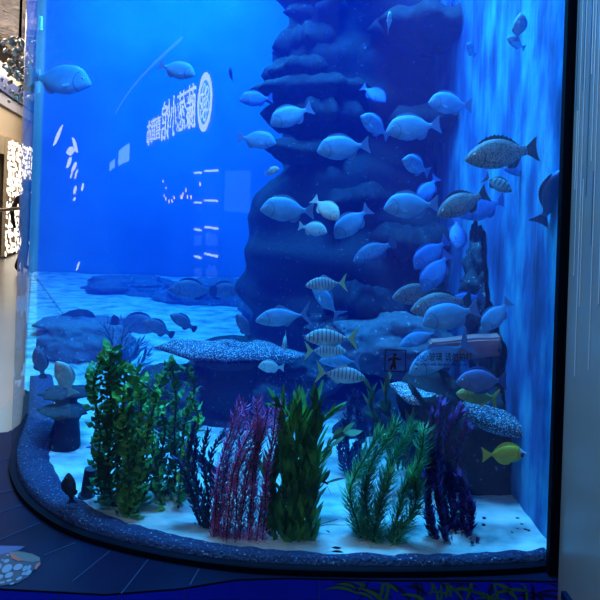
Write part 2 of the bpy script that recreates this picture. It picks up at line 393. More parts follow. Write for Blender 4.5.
# crystal lamp cluster under the silver ceiling
cl = empty('crystal_lamp'); cl.location = P(19, 66, 9.0); tag(cl, 'crystal pendant lamp of glittering glass drops under the silver ceiling', 'lamp')
random.seed(2); M_cry = noisy('crystal', [(.4, (.45, .42, .4)), (.6, (.95, .9, .8))], scale=9, rough=.12, metal=.5)
for i in range(90):
    r = random.uniform(0, .30); t = random.uniform(0, math.tau); z = random.uniform(-.55, .42)
    M = Matrix.Translation((r * math.cos(t), r * math.sin(t), z)) @ Matrix.Rotation(random.uniform(0, 3), 4, 'X') @ Matrix.Rotation(random.uniform(0, 3), 4, 'Z')
    s = random.uniform(.03, .07); bm = bmesh.new(); bmesh.ops.create_icosphere(bm, subdivisions=1, radius=s, matrix=M @ Matrix.Diagonal((1, .5, 1, 1))); link('crystal', bm, M_cry, cl)
bm = bmesh.new(); tube(bm, [(0, 0, .3), (0, 0, 4.7 - cl.location.z)], .02); link('rod', bm, M_black, cl)
# handrail along the gallery edge
hr = empty('handrail'); tag(hr, 'slim horizontal bronze handrail in front of the lit screen', 'railing'); hr.matrix_world = MW
M_br = mat('bronze', (.35, .27, .17), .35, metal=.6)
bm = bmesh.new(); tube(bm, [(-8, 1.0, 1.22), (6, 1.0, 1.22)], .03, 8); link('rail', bm, M_br, hr)
for x in (-5, -2, 1.2, 4): link('post', bx((x - .02, .98, 0), (x + .02, 1.02, 1.2)), M_br, hr)
# lights of the corridor and hall, plus an added front fill
area('corridor_lamp', (-6.0, 12, 4.4), 2.5, 340, (1, .86, .70), sy=6)
area('corridor_lamp', (-4.4, 6.3, 4.3), 1.2, 25, (.92, .93, 1), sy=2)
area('front_fill', (-.3, -.2, 4.3), 1.2, 30, (.08, .42, 1), sy=.8, rot=(R(38), 0, 0))  # added unseen blue fill above the viewer, brightens the fish faces
area('hall_lamp', (-.9, -.4, 4.4), .6, 20, (1, .80, .76), sy=.6)

# ---------------------------------------------------------------- a passer-by, mostly behind the tank corner
def skin(name, chain, edges, m, parent, sub=2):
    me = bpy.data.meshes.new(name); me.from_pydata([c[0] for c in chain], edges, []); o = bpy.data.objects.new(name, me); COL.objects.link(o)
    md = o.modifiers.new('s', 'SKIN'); md.use_smooth_shade = True
    for i, c in enumerate(chain):
        r = c[1]; me.skin_vertices[0].data[i].radius = r if isinstance(r, tuple) else (r, r)
    me.skin_vertices[0].data[0].use_root = True
    o.modifiers.new('u', 'SUBSURF').levels = sub; o.modifiers['u'].render_levels = sub
    me.materials.append(m); o.parent = parent; return o
pf = onz(24, 272, 0); pe = empty('person', (pf.x, pf.y, 0), R(75)); tag(pe, 'person in dark clothes walking by behind the left edge of the tank', 'person')
M_skin = mat('skin', (.45, .28, .2), .6); M_cl = mat('dark_cloth', (.012, .012, .022), .8)
J = [((0, 0, .95), (.13, .10)), ((0, 0, 1.15), (.12, .10)), ((0, 0, 1.38), (.15, .10)), ((0, 0, 1.5), .055), ((.02, 0, 1.6), (.085, .10)), ((.02, 0, 1.70), (.075, .09)),
     ((0, .19, 1.42), .055), ((-.1, .24, 1.15), .042), ((-.02, .25, .9), .034), ((.02, .25, .82), .03),
     ((0, -.19, 1.42), .055), ((.08, -.24, 1.15), .042), ((.22, -.25, .95), .034), ((.27, -.25, .9), .03),
     ((.03, .09, .88), .085), ((.14, .09, .48), .06), ((.12, .09, .09), .04), ((.26, .09, .04), .035),
     ((-.03, -.09, .88), .085), ((-.12, -.09, .48), .06), ((-.32, -.09, .14), .04), ((-.22, -.09, .04), .035)]
E_ = [(0,1),(1,2),(2,3),(3,4),(4,5),(2,6),(6,7),(7,8),(8,9),(2,10),(10,11),(11,12),(12,13),(0,14),(14,15),(15,16),(16,17),(0,18),(18,19),(19,20),(20,21)]
skin('body', J, E_, M_cl, pe)
hd = bmesh.new(); bmesh.ops.create_icosphere(hd, subdivisions=3, radius=.1, matrix=Matrix.Translation((.035, 0, 1.63)) @ Matrix.Diagonal((.9, .8, 1.2, 1))); link('face', hd, M_skin, pe, True)
hd = bmesh.new(); bmesh.ops.create_icosphere(hd, subdivisions=3, radius=.108, matrix=Matrix.Translation((.012, 0, 1.66)) @ Matrix.Diagonal((.95, .88, 1.1, 1))); link('hair', hd, M_cl, pe, True)

# ---------------------------------------------------------------- shop front opposite the tank: what the pane mirrors
p1, d1 = bounce(206, 100); l1 = 6.6 - p1.length + EYE * 0; A = p1 + d1 * 4.7
p2, d2 = bounce(152, 130); B = p2 + d2 * 7.1
A.z = B.z = 0; FD = (B - A).normalized(); fang = math.atan2(FD.y, FD.x)
FN = Vector((-FD.y, FD.x, 0))
if FN.dot(Vector((0, 1.8, 0)) - A) < 0: FN = -FN
def hit(px, py, off=0.0):
    """point of the shop front seen mirrored at this pixel: (distance along the front, height)"""
    p, d = bounce(px, py); o = A + FN * off
    t = (o - p).dot(FN) / d.dot(FN)
    if t <= 0: return None
    q = p + d * t; return (q - A).dot(FD), q.z, t
def FM(s, z, off=.0):
    """matrix at front position s: local x along the front reading direction, z up, y out of the wall"""
    x = FN.cross(Vector((0, 0, 1))) * -1
    if x.dot(FD) * 0 != 0: pass
    x = Vector((0, 0, 1)).cross(FN)     # right hand of a viewer who faces the front
    M = Matrix((( x.x, FN.x, 0, 0), (x.y, FN.y, 0, 0), (0, 0, 1, 0), (0, 0, 0, 1))).copy()
    q = A + FD * s + FN * off; M.translation = Vector((q.x, q.y, z)); return M
M_front = mat('shopfront_black', (.010, .011, .014), .5)
def fbox(name, s0, s1, z0, z1, m, parent=None, off=0, t=.04):
    """box on the front, between positions s0..s1"""
    c = (s0 + s1) / 2; h = abs(s1 - s0) / 2
    return link(name, bx((-h, 0, z0), (h, t, z1), FM(c, 0, off)), m, parent)
tag(fbox('wall_front', -3.1, 11, 0, 3.45, M_front, off=-.06, t=.06), kind='structure')
M_white = mat('sign_white', (1, 1, 1), .5, emit=(.92, 1, .95), es=5)
def span(x0, x1, y0, y1):
    """front rectangle whose mirror image fills this pixel box"""
    a = hit(x0, (y0+y1)/2); b = hit(x1, (y0+y1)/2); t = hit((x0+x1)/2, y0); u = hit((x0+x1)/2, y1)
    return a[0], b[0], u[1], t[1]
sg = empty('shop_sign'); tag(sg, 'lit white shop sign with round emblem and Chinese characters mirrored in the curved glass', 'sign')
s0, s1, z0, z1 = span(198.5, 213, 73, 132)
bm = bmesh.new(); c = FM((s0+s1)/2, (z0+z1)/2, .03); rr = (z1 - z0) / 2; rx = abs(s1 - s0) / 2
def annulus(bm, M, ro, ri, kx=1, t=.01, a0=0, a1=math.tau, n=40, cx=0, cz=0):
    pr = None; full = abs(a1 - a0 - math.tau) < 1e-6; first = None
    for k in range(n + 1):
        if full and k == n: q = first
        else:
            a = a0 + (a1 - a0) * k / n
            q = [bm.verts.new(M @ Vector((cx + kx * r * math.cos(a), y, cz + r * math.sin(a)))) for r, y in ((ro, 0), (ro, t), (ri, t), (ri, 0))]
        if k == 0: first = q
        if pr:
            for i in range(4): bm.faces.new((pr[i], pr[(i+1) % 4], q[(i+1) % 4], q[i]))
        pr = q
annulus(bm, c, rr, rr * .74, rx / rr); link('emblem_ring', bm, M_white, sg)
bm = bmesh.new(); k = rx / rr
for a in range(6):
    t = a * math.tau / 6 + .3
    annulus(bm, c, rr * .22, rr * .14, k, .012, n=14, cx=k * rr * .44 * math.cos(t), cz=rr * .44 * math.sin(t))
annulus(bm, c, rr * .16, rr * .07, k, n=14)
link('emblem_tracery', bm, M_white, sg)
bm = bmesh.new(); annulus(bm, c, rr * .73, .002, rx / rr, .004); link('emblem_disc', bm, mat('sign_blue', (.05, .3, .6), .5, emit=(.10, .50, .8), es=2.5), sg)
for ch, x0, x1, y0, y1 in (('藤', 187, 196.5, 85, 129), ('葱', 177.8, 186.6, 91, 131), ('小', 171, 177.3, 96, 136), ('馆', 162.5, 170.5, 101, 140), ('喜', 156.5, 161.5, 116, 139), ('茸', 151.8, 156.5, 118, 143), ('市', 147.4, 151.6, 121, 146)):
    s0, s1, z0, z1 = span(x0, x1, y0, y1)
    M = FM((s0+s1)/2, (z0+z1)/2, .03) @ Matrix.Rotation(R(90), 4, 'X')
    # text lies in XY: turn it upright, facing out of the wall
    o = text_mesh('character', ch, 1, M_white, Matrix.Identity(4), sg, extrude=.012)
    xs = [v.co.x for v in o.data.vertices]; ys = [v.co.y for v in o.data.vertices]
    kx = abs(s1 - s0) / (max(xs) - min(xs)); ky = (z1 - z0) / (max(ys) - min(ys)); mx = (max(xs) + min(xs)) / 2; my = (max(ys) + min(ys)) / 2
    Mf = FM((s0+s1)/2, (z0+z1)/2, .03)
    for v in o.data.vertices: v.co = Mf @ Vector(((v.co.x - mx) * kx, v.co.z + .0, (v.co.y - my) * ky))
def lit(name, label, cat, x0, x1, y0, y1, m, off=.02, group=None, part='panel'):
    s0, s1, z0, z1 = span(x0, x1, y0, y1)
    e = fbox(name, s0, s1, z0, z1, m, off=off, t=.03); tag(e, label, cat, group); return e
M_cy = mat('sign_cyan', (1, 1, 1), .5, emit=(.45, .95, .9), es=3)
lit('shop_sign', 'larger pale rectangular sign reflected low left of the lettering', 'sign', 119, 129.5, 147, 163, M_cy)
lit('shop_sign', 'small pale rectangular sign, leftmost of the reflected signs', 'sign', 110, 115, 161, 169, M_cy)
lit('lit_poster', 'pale blue lit poster panel mirrored in the middle of the glass', 'poster', 226, 251, 171, 212, mat('poster_blue', (.1, .3, .5), .5, emit=(.12, .42, .85), es=.7))
o = text_mesh('poster_text', '88-57', 1, M_black, Matrix.Identity(4), None, extrude=.002)
s0, s1, z0, z1 = span(234, 248, 192, 198.5); Mf = FM((s0+s1)/2, (z0+z1)/2, .055)
xs = [v.co.x for v in o.data.vertices]; ys = [v.co.y for v in o.data.vertices]
for v in o.data.vertices: v.co = Mf @ Vector(((v.co.x - (max(xs)+min(xs))/2) * abs(s1-s0) / (max(xs)-min(xs)), v.co.z, (v.co.y - (max(ys)+min(ys))/2) * (z1-z0) / (max(ys)-min(ys))))
bpy.data.objects.remove(o)
M_shl = mat('shelf_light', (1, 1, 1), .5, emit=(.75, 1, .85), es=5)
cab = empty('display_cabinet'); tag(cab, 'tall dark display cabinet with lit shelves mirrored behind the water', 'cabinet')
s0, s1, z0, z1 = span(191, 222, 168, 282)
M_cab = mat('cabinet_dark', (.02, .03, .04), .4)
fbox('carcass', s0, s1, z0, z1, M_cab, cab, off=.0, t=.05)
M_item = mat('glassware', (.3, .45, .5), .3, emit=(.2, .5, .6), es=.35)
for y in (171.5, 201, 228, 255):
    for xa, xb in ((196.5, 203.5), (207, 220)):
        a0, a1, b0, b1 = span(xa, xb, y - (xb - 208) * .12, y + 2 - (xb - 208) * .12)
        fbox('shelf_light', a0, a1, b0, b1, M_shl, cab, off=.06)
random.seed(12)
for y in (222 + 8, 262):
    bm = bmesh.new()
    for x in (197, 199.5, 202, 208.5, 211, 213.5, 216, 218):
        a0, a1, b0, b1 = span(x, x + 1.2, y + random.uniform(2, 8), y + 15); box(bm, (-abs(a1-a0)/2, .06, b0), (abs(a1-a0)/2, .10, b1), FM((a0+a1)/2, 0, 0))
    tag(link('glassware', bm, M_item, None), 'row of small glassware on the %s lit shelf of the mirrored cabinet' % ('third' if y < 240 else 'lowest'), 'glassware', kind='stuff')
# warm bulbs of a chandelier
M_bulb = mat('warm_bulb', (1, .8, .6), .5, emit=(1, .72, .50), es=7)
ch = empty('chandelier'); tag(ch, 'chandelier of small warm bulbs mirrored left of the lit shelves', 'lamp')
for x, y in ((163, 181), (166, 188), (164, 196), (166, 199), (169, 201.5), (172, 201), (174, 197.5), (181, 197), (183, 194), (186, 190), (187.5, 197), (191, 197), (200, 184), (182, 197)):
    h = hit(x, y, .5); q = A + FD * h[0] + FN * .5; bm = bmesh.new(); bmesh.ops.create_icosphere(bm, subdivisions=2, radius=.022, matrix=Matrix.Translation((q.x, q.y, h[1]))); link('bulb', bm, M_bulb, ch)
h = hit(176, 190, .5); q = A + FD * h[0] + FN * .5; bm = bmesh.new(); tube(bm, [(q.x, q.y, h[1] - .1), (q.x, q.y, 4.7)], .01); link('rod', bm, M_black, ch)
# added glowing strip standing in for the bright ceiling mirrored above the shop front
tag(fbox('ceiling_edge_glow', 1.2, 9.5, 3.46, 3.50, mat('ceiling_edge_glow', (1, 1, 1), .5, emit=(.6, .85, 1), es=.5), off=-.02), 'long thin glowing strip standing in for the bright ceiling edge above the mirrored shop front', 'light')
# added glowing leaves out of view, standing in for the mirrored lit lattice
M_latglow = mat('lattice_glow_white', (1, 1, .95), .5, emit=(1, 1, .93), es=5)
ll = empty('lattice_glow_leaves'); tag(ll, 'added white glowing leaves standing in for the lit lattice mirrored in the left part of the glass', 'lamp')
leaves = [((53, 146), (63, 125), 3.5), ((72, 138), (78, 152), 4), ((66, 152), (75, 150), 3.5), ((66, 167), (72, 158), 3.5), ((71, 171), (77, 163), 3), ((74, 179), (78, 170), 2.5), ((70, 178), (73, 172), 2), ((73, 193), (77, 187), 3), ((81, 189), (84, 185), 3), ((73, 200), (76, 198), 1.5), ((76, 270), (80, 262), 2.5)]
for a, b, wd in leaves:
    pts = []
    for (x, y) in (a, b):
        p, d = bounce(x, y); pts.append(p + d * 3.6)
    u = pts[1] - pts[0]; L = u.length; p, d = bounce((a[0]+b[0])/2, (a[1]+b[1])/2)
    wv = d.cross(u).normalized(); W = wd * 3.6 / F * 1.9
    bm = bmesh.new(); rim = []
    for k in range(9):
        t = k / 8; h = math.sin(math.pi * min(1, t * .9 + .05)) * W; rim.append((pts[0] + u * t, h))
    fr = [bm.verts.new(c + wv * h - d * .004) for c, h in rim] + [bm.verts.new(c - wv * h - d * .004) for c, h in rim[::-1]]
    bk = [bm.verts.new(v.co + d * .008) for v in fr]; n = len(fr)
    bm.faces.new(fr); bm.faces.new(bk[::-1])
    for i in range(n): bm.faces.new((fr[(i+1) % n], fr[i], bk[i], bk[(i+1) % n]))
    link('leaf', bm, M_latglow, ll)
p, d = bounce(72, 150); q = p + d * 3.62; bm = bmesh.new(); tube(bm, [(q.x, q.y, 1.5), (q.x, q.y, 4.7)], .006); link('cord', bm, M_black, ll)

# ---------------------------------------------------------------- warning sticker on the pane
st_ = empty('warning_sticker'); tag(st_, 'dark warning sticker with running figure and Chinese text on the glass', 'sticker')
M_ink = mat('sticker_ink', (.004, .006, .03), .6); M_fig = mat('figure_ink', (.035, .008, .02), .6)
def onglass(px, py, off=.0015):
    p, d = bounce(px, py); a, b = ray(px, py)
    return p * (1 - off / p.y) if False else p + Vector((0, -off, 0))
def gM(px, py, off=.0015):
    o = onglass(px, py, off); e = onglass(px + 8, py, off) - onglass(px - 8, py, off); x = Vector((e.x, e.y, 0)).normalized(); z = Vector((0, 0, 1))
    y = x.cross(z) * -1
    M = Matrix(((x.x, z.x, -y.x, 0), (x.y, z.y, -y.y, 0), (x.z, z.z, -y.z, 0), (0, 0, 0, 1))); M.translation = o; return M
px2m = 1.757 / F
def ink(name, polys, m, cx, cy):
    M = gM(cx, cy); bm = bmesh.new()
    for q in polys:
        a = [bm.verts.new(M @ Vector(((x - cx) * px2m, -(y - cy) * px2m, -.0005))) for x, y in q]; b = [bm.verts.new(M @ Vector(((x - cx) * px2m, -(y - cy) * px2m, .0005))) for x, y in q]; n = len(q)
        bm.faces.new(a); bm.faces.new(b[::-1])
        for i in range(n): bm.faces.new((a[(i+1) % n], a[i], b[i], b[(i+1) % n]))
    return link(name, bm, m, st_)
fr = (384.5, 349.5, 406, 371.5); t = .9
ink('frame', [[(fr[0], fr[1]), (fr[2], fr[1]), (fr[2], fr[1]+t), (fr[0], fr[1]+t)], [(fr[0], fr[3]-t), (fr[2], fr[3]-t), (fr[2], fr[3]), (fr[0], fr[3])], [(fr[0], fr[1]+t), (fr[0]+t, fr[1]+t), (fr[0]+t, fr[3]-t), (fr[0], fr[3]-t)], [(fr[2]-t, fr[1]+t), (fr[2], fr[1]+t), (fr[2], fr[3]-t), (fr[2]-t, fr[3]-t)]], M_ink, 395, 360)
ink('figure', [oval(394.6, 354.6, 1.7, 1.7), [(392, 357), (395, 356.5), (395.5, 362), (392.5, 363.5)], [(391, 357), (387, 360), (388.5, 361.5), (392, 359.5)], [(395, 357), (401, 358.5), (400.5, 360), (395, 359.5)],
               [(392, 363), (395.5, 362), (396.5, 369), (394.3, 369.5)], [(392, 363), (394, 364), (391.5, 370), (389.5, 369)]], M_fig, 395, 360)
text_mesh('chinese_text', '小心玻璃 请勿拍打', .028, M_ink, gM(443.5, 357.5), st_, width=59 * px2m)
text_mesh('english_text', 'Be careful with the glass, do not pat', .012, M_ink, gM(441, 364.3), st_, width=54 * px2m)
# ---------------------------------------------------------------- rocks and corals
V = Vector
def nz(p, s, seed, oct=4):
    v = 0; a = 1; q = V(p) * s + V((seed * 7.3, seed * 3.1, seed * 1.7))
    for _ in range(oct): v += a * noise.noise(q); q = q * 2.1; a *= .5
    return v
def speckle(name, dark, mid, white, scale=60, thr=.62, bump=.7):  # white dots put specular sparkle into the rock and coral colour
    return noisy(name, [(0, dark), (thr - .17, mid), (thr - .03, mid), (thr + .02, white), (1, white)], scale=scale * 1.7, rough=.85, detail=3, bump=bump, bscale=scale * .6, dist=.012)
M_rock = speckle('reef_rock', (.008, .012, .02), (.03, .042, .06), (.30, .40, .48), 38, .66)
M_rockd = speckle('dark_reef_rock', (.004, .006, .01), (.012, .018, .028), (.14, .20, .28), 30, .70)
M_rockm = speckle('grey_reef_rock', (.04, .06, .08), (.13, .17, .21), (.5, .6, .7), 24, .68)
M_table = speckle('table_coral_skin', (.015, .022, .04), (.06, .08, .12), (.8, .9, 1), 110, .585)
M_tableb = speckle('bright_table_coral_skin', (.03, .05, .08), (.12, .17, .24), (.95, 1, 1), 105, .53)
def rock(bm, c, r, seed=1, amp=.35, sub=5, freq=1.6, flat=None, strata=0):
    t = bmesh.new(); bmesh.ops.create_icosphere(t, subdivisions=sub, radius=1)
    mp = {}
    for v in t.verts:
        p = v.co.copy(); k = 1 + amp * nz(p, freq, seed, 5) + .12 * amp * nz(p, freq * 7, seed + 3, 2)
        if strata: k += strata * noise.noise(V((seed, p.x * .8, p.z * r[2] * 7)))
        q = V((p.x * r[0] * k, p.y * r[1] * k, p.z * r[2] * (1 + (k - 1) * .5)))
        if flat is not None and q.z < flat: q.z = flat + (q.z - flat) * .1
        v.co = q + V(c)
    bmesh.ops.triangulate(t, faces=[])
    me = bpy.data.meshes.new('t'); t.to_mesh(me); t.free(); bm.from_mesh(me); bpy.data.meshes.remove(me)
def plate(bm, c, rx, ry, th, seed=1, tilt=(0, 0), jag=.18, dish=.0):
    """table coral slab with a ragged rim"""
    n, m = 72, 12; M = Matrix.Translation(c) @ Matrix.Rotation(tilt[0], 4, 'Y') @ Matrix.Rotation(tilt[1], 4, 'X')
    def row(side):
        out = []
        for j in range(m + 1):
            f = j / m; ring = []
            for k in range(n):
                a = k * math.tau / n; rad = f * (1 + jag * nz((math.cos(a) * 1.5, math.sin(a) * 1.5, 0), 1.2, seed, 5))
                x, y = rx * rad * math.cos(a), ry * rad * math.sin(a)
                z = th * (.5 * (1 - f ** 6)) * side * (1 if side > 0 else 1.3 - .6 * f) + .25 * th * nz((x * 9, y * 9, side), 1, seed, 3) * (1 - f ** 8) + dish * f * f
                ring.append(V((x, y, z)))
            out.append(ring)
        return out
    T, B = row(1), row(-1)
    tv = [[bm.verts.new(M @ p) for p in r] for r in T]; bv = [[bm.verts.new(M @ p) for p in r] for r in B[:-1]] + [None]; bv[-1] = tv[-1]
    for A_, s in ((tv, 1), (bv, -1)):
        for j in range(1, m):
            for k in range(n):
                q = (A_[j][k], A_[j][(k+1) % n], A_[j+1][(k+1) % n], A_[j+1][k]); bm.faces.new(q if s < 0 else q[::-1])
        for k in range(n):
            q = (A_[1][k], A_[1][(k+1) % n], A_[0][0]); bm.faces.new(q if s < 0 else q[::-1])
def rk(label, c, r, m=None, cat='rock', name='reef_rock', **k):
    c = V(c); gr = k.pop('ground', None)
    if gr is not None: c.z = SZ + r[2] * gr
    bm = bmesh.new(); rock(bm, (0, 0, 0), r, **k)
    for v in bm.verts: v.co.z = max(v.co.z, SZ - .025 - c.z); v.co.x = min(v.co.x, XR - .004 - c.x); v.co.x = max(v.co.x, xl(v.co.y + c.y) + .03 - c.x) if v.co.y + c.y > 1.9 else v.co.x
    o = link(name, bm, m or M_rock, smooth=True, loc=c); return tag(o, label, cat)
def table(label, c, rx, ry, th, base, m=None, stalk_r=.1, **k):
    e = empty('table_coral', c); tag(e, label, 'coral')
    bm = bmesh.new(); plate(bm, (0, 0, 0), rx, ry, th, **k); link('plate', bm, m or M_table, e, True)
    h = c[2] - base
    if h > .02:
        bm = bmesh.new(); tube(bm, [(0, 0, -h), (.01, 0, -h * .6), (0, .01, -h * .25), (0, 0, 0)], [stalk_r * 1.3, stalk_r, stalk_r * .9, stalk_r * 1.3], 14); link('stalk', bm, M_rockd, e, True)
    return e
SZ = ZB + .02
# tall reef wall in the middle distance, built of stacked ledges
e = empty('reef_tower', (.40, 3.95, ZB)); tag(e, 'tall dark reef tower of stacked ledges rising behind the shoal', 'reef')
bm = bmesh.new(); rings = []; n = 56
for j in range(130):
    z = j / 129 * (TOP - ZB - .1); ring = []
    for k in range(n):
        a = k * math.tau / n; x, y = math.cos(a), math.sin(a)
        g = 1 + .22 * nz((x, y, z * .9), 1.1, 4, 4) + .22 * (noise.noise(V((x * .9, y * .9, z * 5.0))) ) + (.35 if z < .9 else .35 * max(0, 1 - (z - .9) * 2))
        ring.append(bm.verts.new((min(.40, .52 * g * x), .55 * g * y, z)))
    rings.append(ring)
for a_, b_ in zip(rings, rings[1:]):
    for k in range(n): bm.faces.new((a_[k], a_[(k+1) % n], b_[(k+1) % n], b_[k]))
link('rock_core', bm, M_rockd, e, True)
for k, (px, py, Y, rx, th) in enumerate([(300, 48, 3.75, .26, .10), (292, 76, 3.7, .22, .09), (300, 92, 3.6, .30, .07), (310, 118, 3.6, .34, .10), (330, 18, 3.7, .30, .08), (300, 155, 3.55, .25, .07), (340, 200, 3.5, .26, .08), (440, 120, 3.45, .3, .10), (420, 30, 3.4, .3, .1), (400, 240, 3.35, .3, .10), (350, 300, 3.3, .3, .10)]):
    p = P(px, py, Y); bm = bmesh.new(); plate(bm, p - V(e.location) + V((.06, 0, 0)), rx * (.8 + .35 * (k % 3) / 2), .3, th * 1.9, seed=k + 2, jag=.45, tilt=(R((k * 37 % 17) - 8), 0))
    for v in bm.verts: v.co.x = min(v.co.x, .42)
    link('ledge', bm, M_rockd, e, True)
# right foreground reef
rk('sparkling dark reef rock between the grey fish shoal and the right wall', P(492, 285, 2.75), (.13, .16, .26), M_rock, seed=11, amp=.5, freq=2)
rk('dark rubble slope under the sparkling rock at the right wall', P(508, 365, 2.55), (.13, .2, .24), M_rock, seed=12, amp=.45, freq=2)
rk('large black rock mass standing on the sand at the right', P(478, 462, 2.42) , (.30, .20, .33), M_rockd, seed=13, amp=.3, flat=-.32)
rk('grey slab rock behind the warning sticker', P(395, 345, 3.0), (.30, .15, .17), M_rockm, seed=14, amp=.3)
rk('bluish boulder left of the warning sticker, above the ferns', P(352, 335, 3.2), (.26, .15, .13), M_rock, seed=15, amp=.4)
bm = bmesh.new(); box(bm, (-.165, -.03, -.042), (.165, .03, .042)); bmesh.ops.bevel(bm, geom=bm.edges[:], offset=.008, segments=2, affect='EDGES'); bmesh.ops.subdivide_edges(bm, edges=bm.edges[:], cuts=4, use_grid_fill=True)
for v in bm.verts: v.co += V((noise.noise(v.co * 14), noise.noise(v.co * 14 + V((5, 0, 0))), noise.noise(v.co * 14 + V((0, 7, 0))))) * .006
o = link('reflected_board', bm, noisy('board_reflection_pink', [(.3, (.55, .20, .20)), (.7, (.85, .34, .30))], 9, .8, bump=.3), loc=P(470, 347, 2.42)); o.rotation_euler = (R(6), R(-7), 0)  # solid stand-in for a lit board's reflection on the glass
tag(o, 'pinkish brown straight-edged slab standing in for a board reflected in the glass at right', 'stone')
rk('round dark boulder on the sand between the green plants', P(352, 452, 2.75), (.13, .12, .15), M_rockd, seed=17, amp=.15)
rk('pale blue rock behind the boulder on bright sand', P(322, 440, 3.05), (.17, .12, .16), M_rockm, seed=18, amp=.3)
rk('low reef rock under the right slab coral', P(418, 425, 2.7), (.22, .15, .2), M_rockd, seed=19, amp=.3)
table('speckled table coral sloping down towards the warning sticker side', P(430, 400, 2.25), .15, .07, .05, P(432, 403, 2.25).z - .01, M_tableb, seed=21, tilt=(R(18), R(12)))
table('speckled table coral, right one, sloping towards the right wall', P(494, 420, 2.2), .165, .07, .06, P(494, 418, 2.2).z - .01, M_table, seed=22, tilt=(R(14), R(8)))
# left table coral and its rocks
table('big flat table coral with speckled rim at the left of centre', P(232, 352, 2.95), .37, .13, .085, SZ + .1, M_table, .16, seed=31, tilt=(R(1), R(2)), jag=.10)
rk('hump of dark rock directly under the big table coral', P(232, 405, 3.0), (.38, .22, .24), M_rock, seed=32, amp=.3)
rk('dark rock base standing on sand behind the pink plant', P(240, 455, 2.85), (.30, .2, .22), M_rockd, seed=33, amp=.25, flat=-.2)
rk('dark pitted rock behind the left kelp', P(170, 408, 2.9), (.2, .17, .2), M_rock, seed=34, amp=.4)
rk('slanting rock ridge falling from the table coral to the right', P(300, 378, 3.1), (.2, .15, .13), M_rock, seed=35, amp=.4)
table('ragged dark table coral in the left corner near the small grey fish', P(66, 392, 2.62), .115, .10, .025, SZ, M_rockd, .05, seed=41, jag=.4)
table('lower ragged dark table coral beside the left corner glass', P(66, 411, 2.5), .10, .09, .025, SZ, M_rockd, .05, seed=42, jag=.45)
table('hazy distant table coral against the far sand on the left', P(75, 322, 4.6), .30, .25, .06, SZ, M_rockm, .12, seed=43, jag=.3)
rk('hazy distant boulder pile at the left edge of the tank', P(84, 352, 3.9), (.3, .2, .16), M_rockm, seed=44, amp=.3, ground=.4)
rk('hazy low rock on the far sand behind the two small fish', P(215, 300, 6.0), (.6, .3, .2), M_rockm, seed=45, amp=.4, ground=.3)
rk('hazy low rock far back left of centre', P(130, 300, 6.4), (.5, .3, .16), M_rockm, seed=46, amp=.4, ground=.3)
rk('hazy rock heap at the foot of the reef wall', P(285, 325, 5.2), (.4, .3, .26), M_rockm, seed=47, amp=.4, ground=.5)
rk('small purple-brown rock behind the left kelp base', P(98, 458, 2.5), (.07, .06, .05), noisy('purple_rock', [(.3, (.05, .02, .08)), (.7, (.2, .08, .22))], 12, .9), seed=48, amp=.4, sub=4)
random.seed(77)
for k in range(9):
    x, y = random.uniform(470, 545), random.uniform(517, 545); q = onz(x, y, SZ)
    if q.x > .80: q.x = .79
    rk('small dark stone on the sand under the black rock, number unclear', (q.x, q.y, SZ + .004), (.006 + .004 * random.random(), .006, .004), M_rockd, name='pebble', cat='stone', seed=50 + k, sub=2)['group'] = 'pebbles on the right sand'
for o in bpy.data.objects:
    if o.name.startswith('pebble'): o['label'] = 'small dark pebble on the sand under the black rock at right'
q = onz(86, 498, SZ); pe_ = empty('standing_pipe', q); tag(pe_, 'short dark upright pipe standing on the bright sand at left', 'pipe'); pe_.rotation_euler = (0, R(7), 0)
M_pipe = mat('pipe_dark', (.02, .025, .06), .6)
bm = bmesh.new(); tube(bm, [(0, 0, -.01), (0, 0, .105)], .021, 16); link('tube', bm, M_pipe, pe_)
bm = bmesh.new(); tube(bm, [(0, 0, -.005), (0, 0, .012)], .029, 16); link('foot', bm, M_pipe, pe_)
for x, lab in ((386, 'left of the two upright tube sponges above the fern'), (403, 'right of the two upright tube sponges above the fern')):
    p = P(x, 416, 2.62); s = empty('tube_sponge', p); tag(s, lab, 'sponge'); bm = bmesh.new(); tube(bm, [(0, 0, -.12), (0, 0, -.02), (0, 0, .035)], [.02, .024, .03], 14); link('tube', bm, M_rockm, s, True)
    bm = bmesh.new(); tube(bm, [(0, 0, .034), (0, 0, .0365)], .022, 14); link('opening', bm, M_rockd, s)

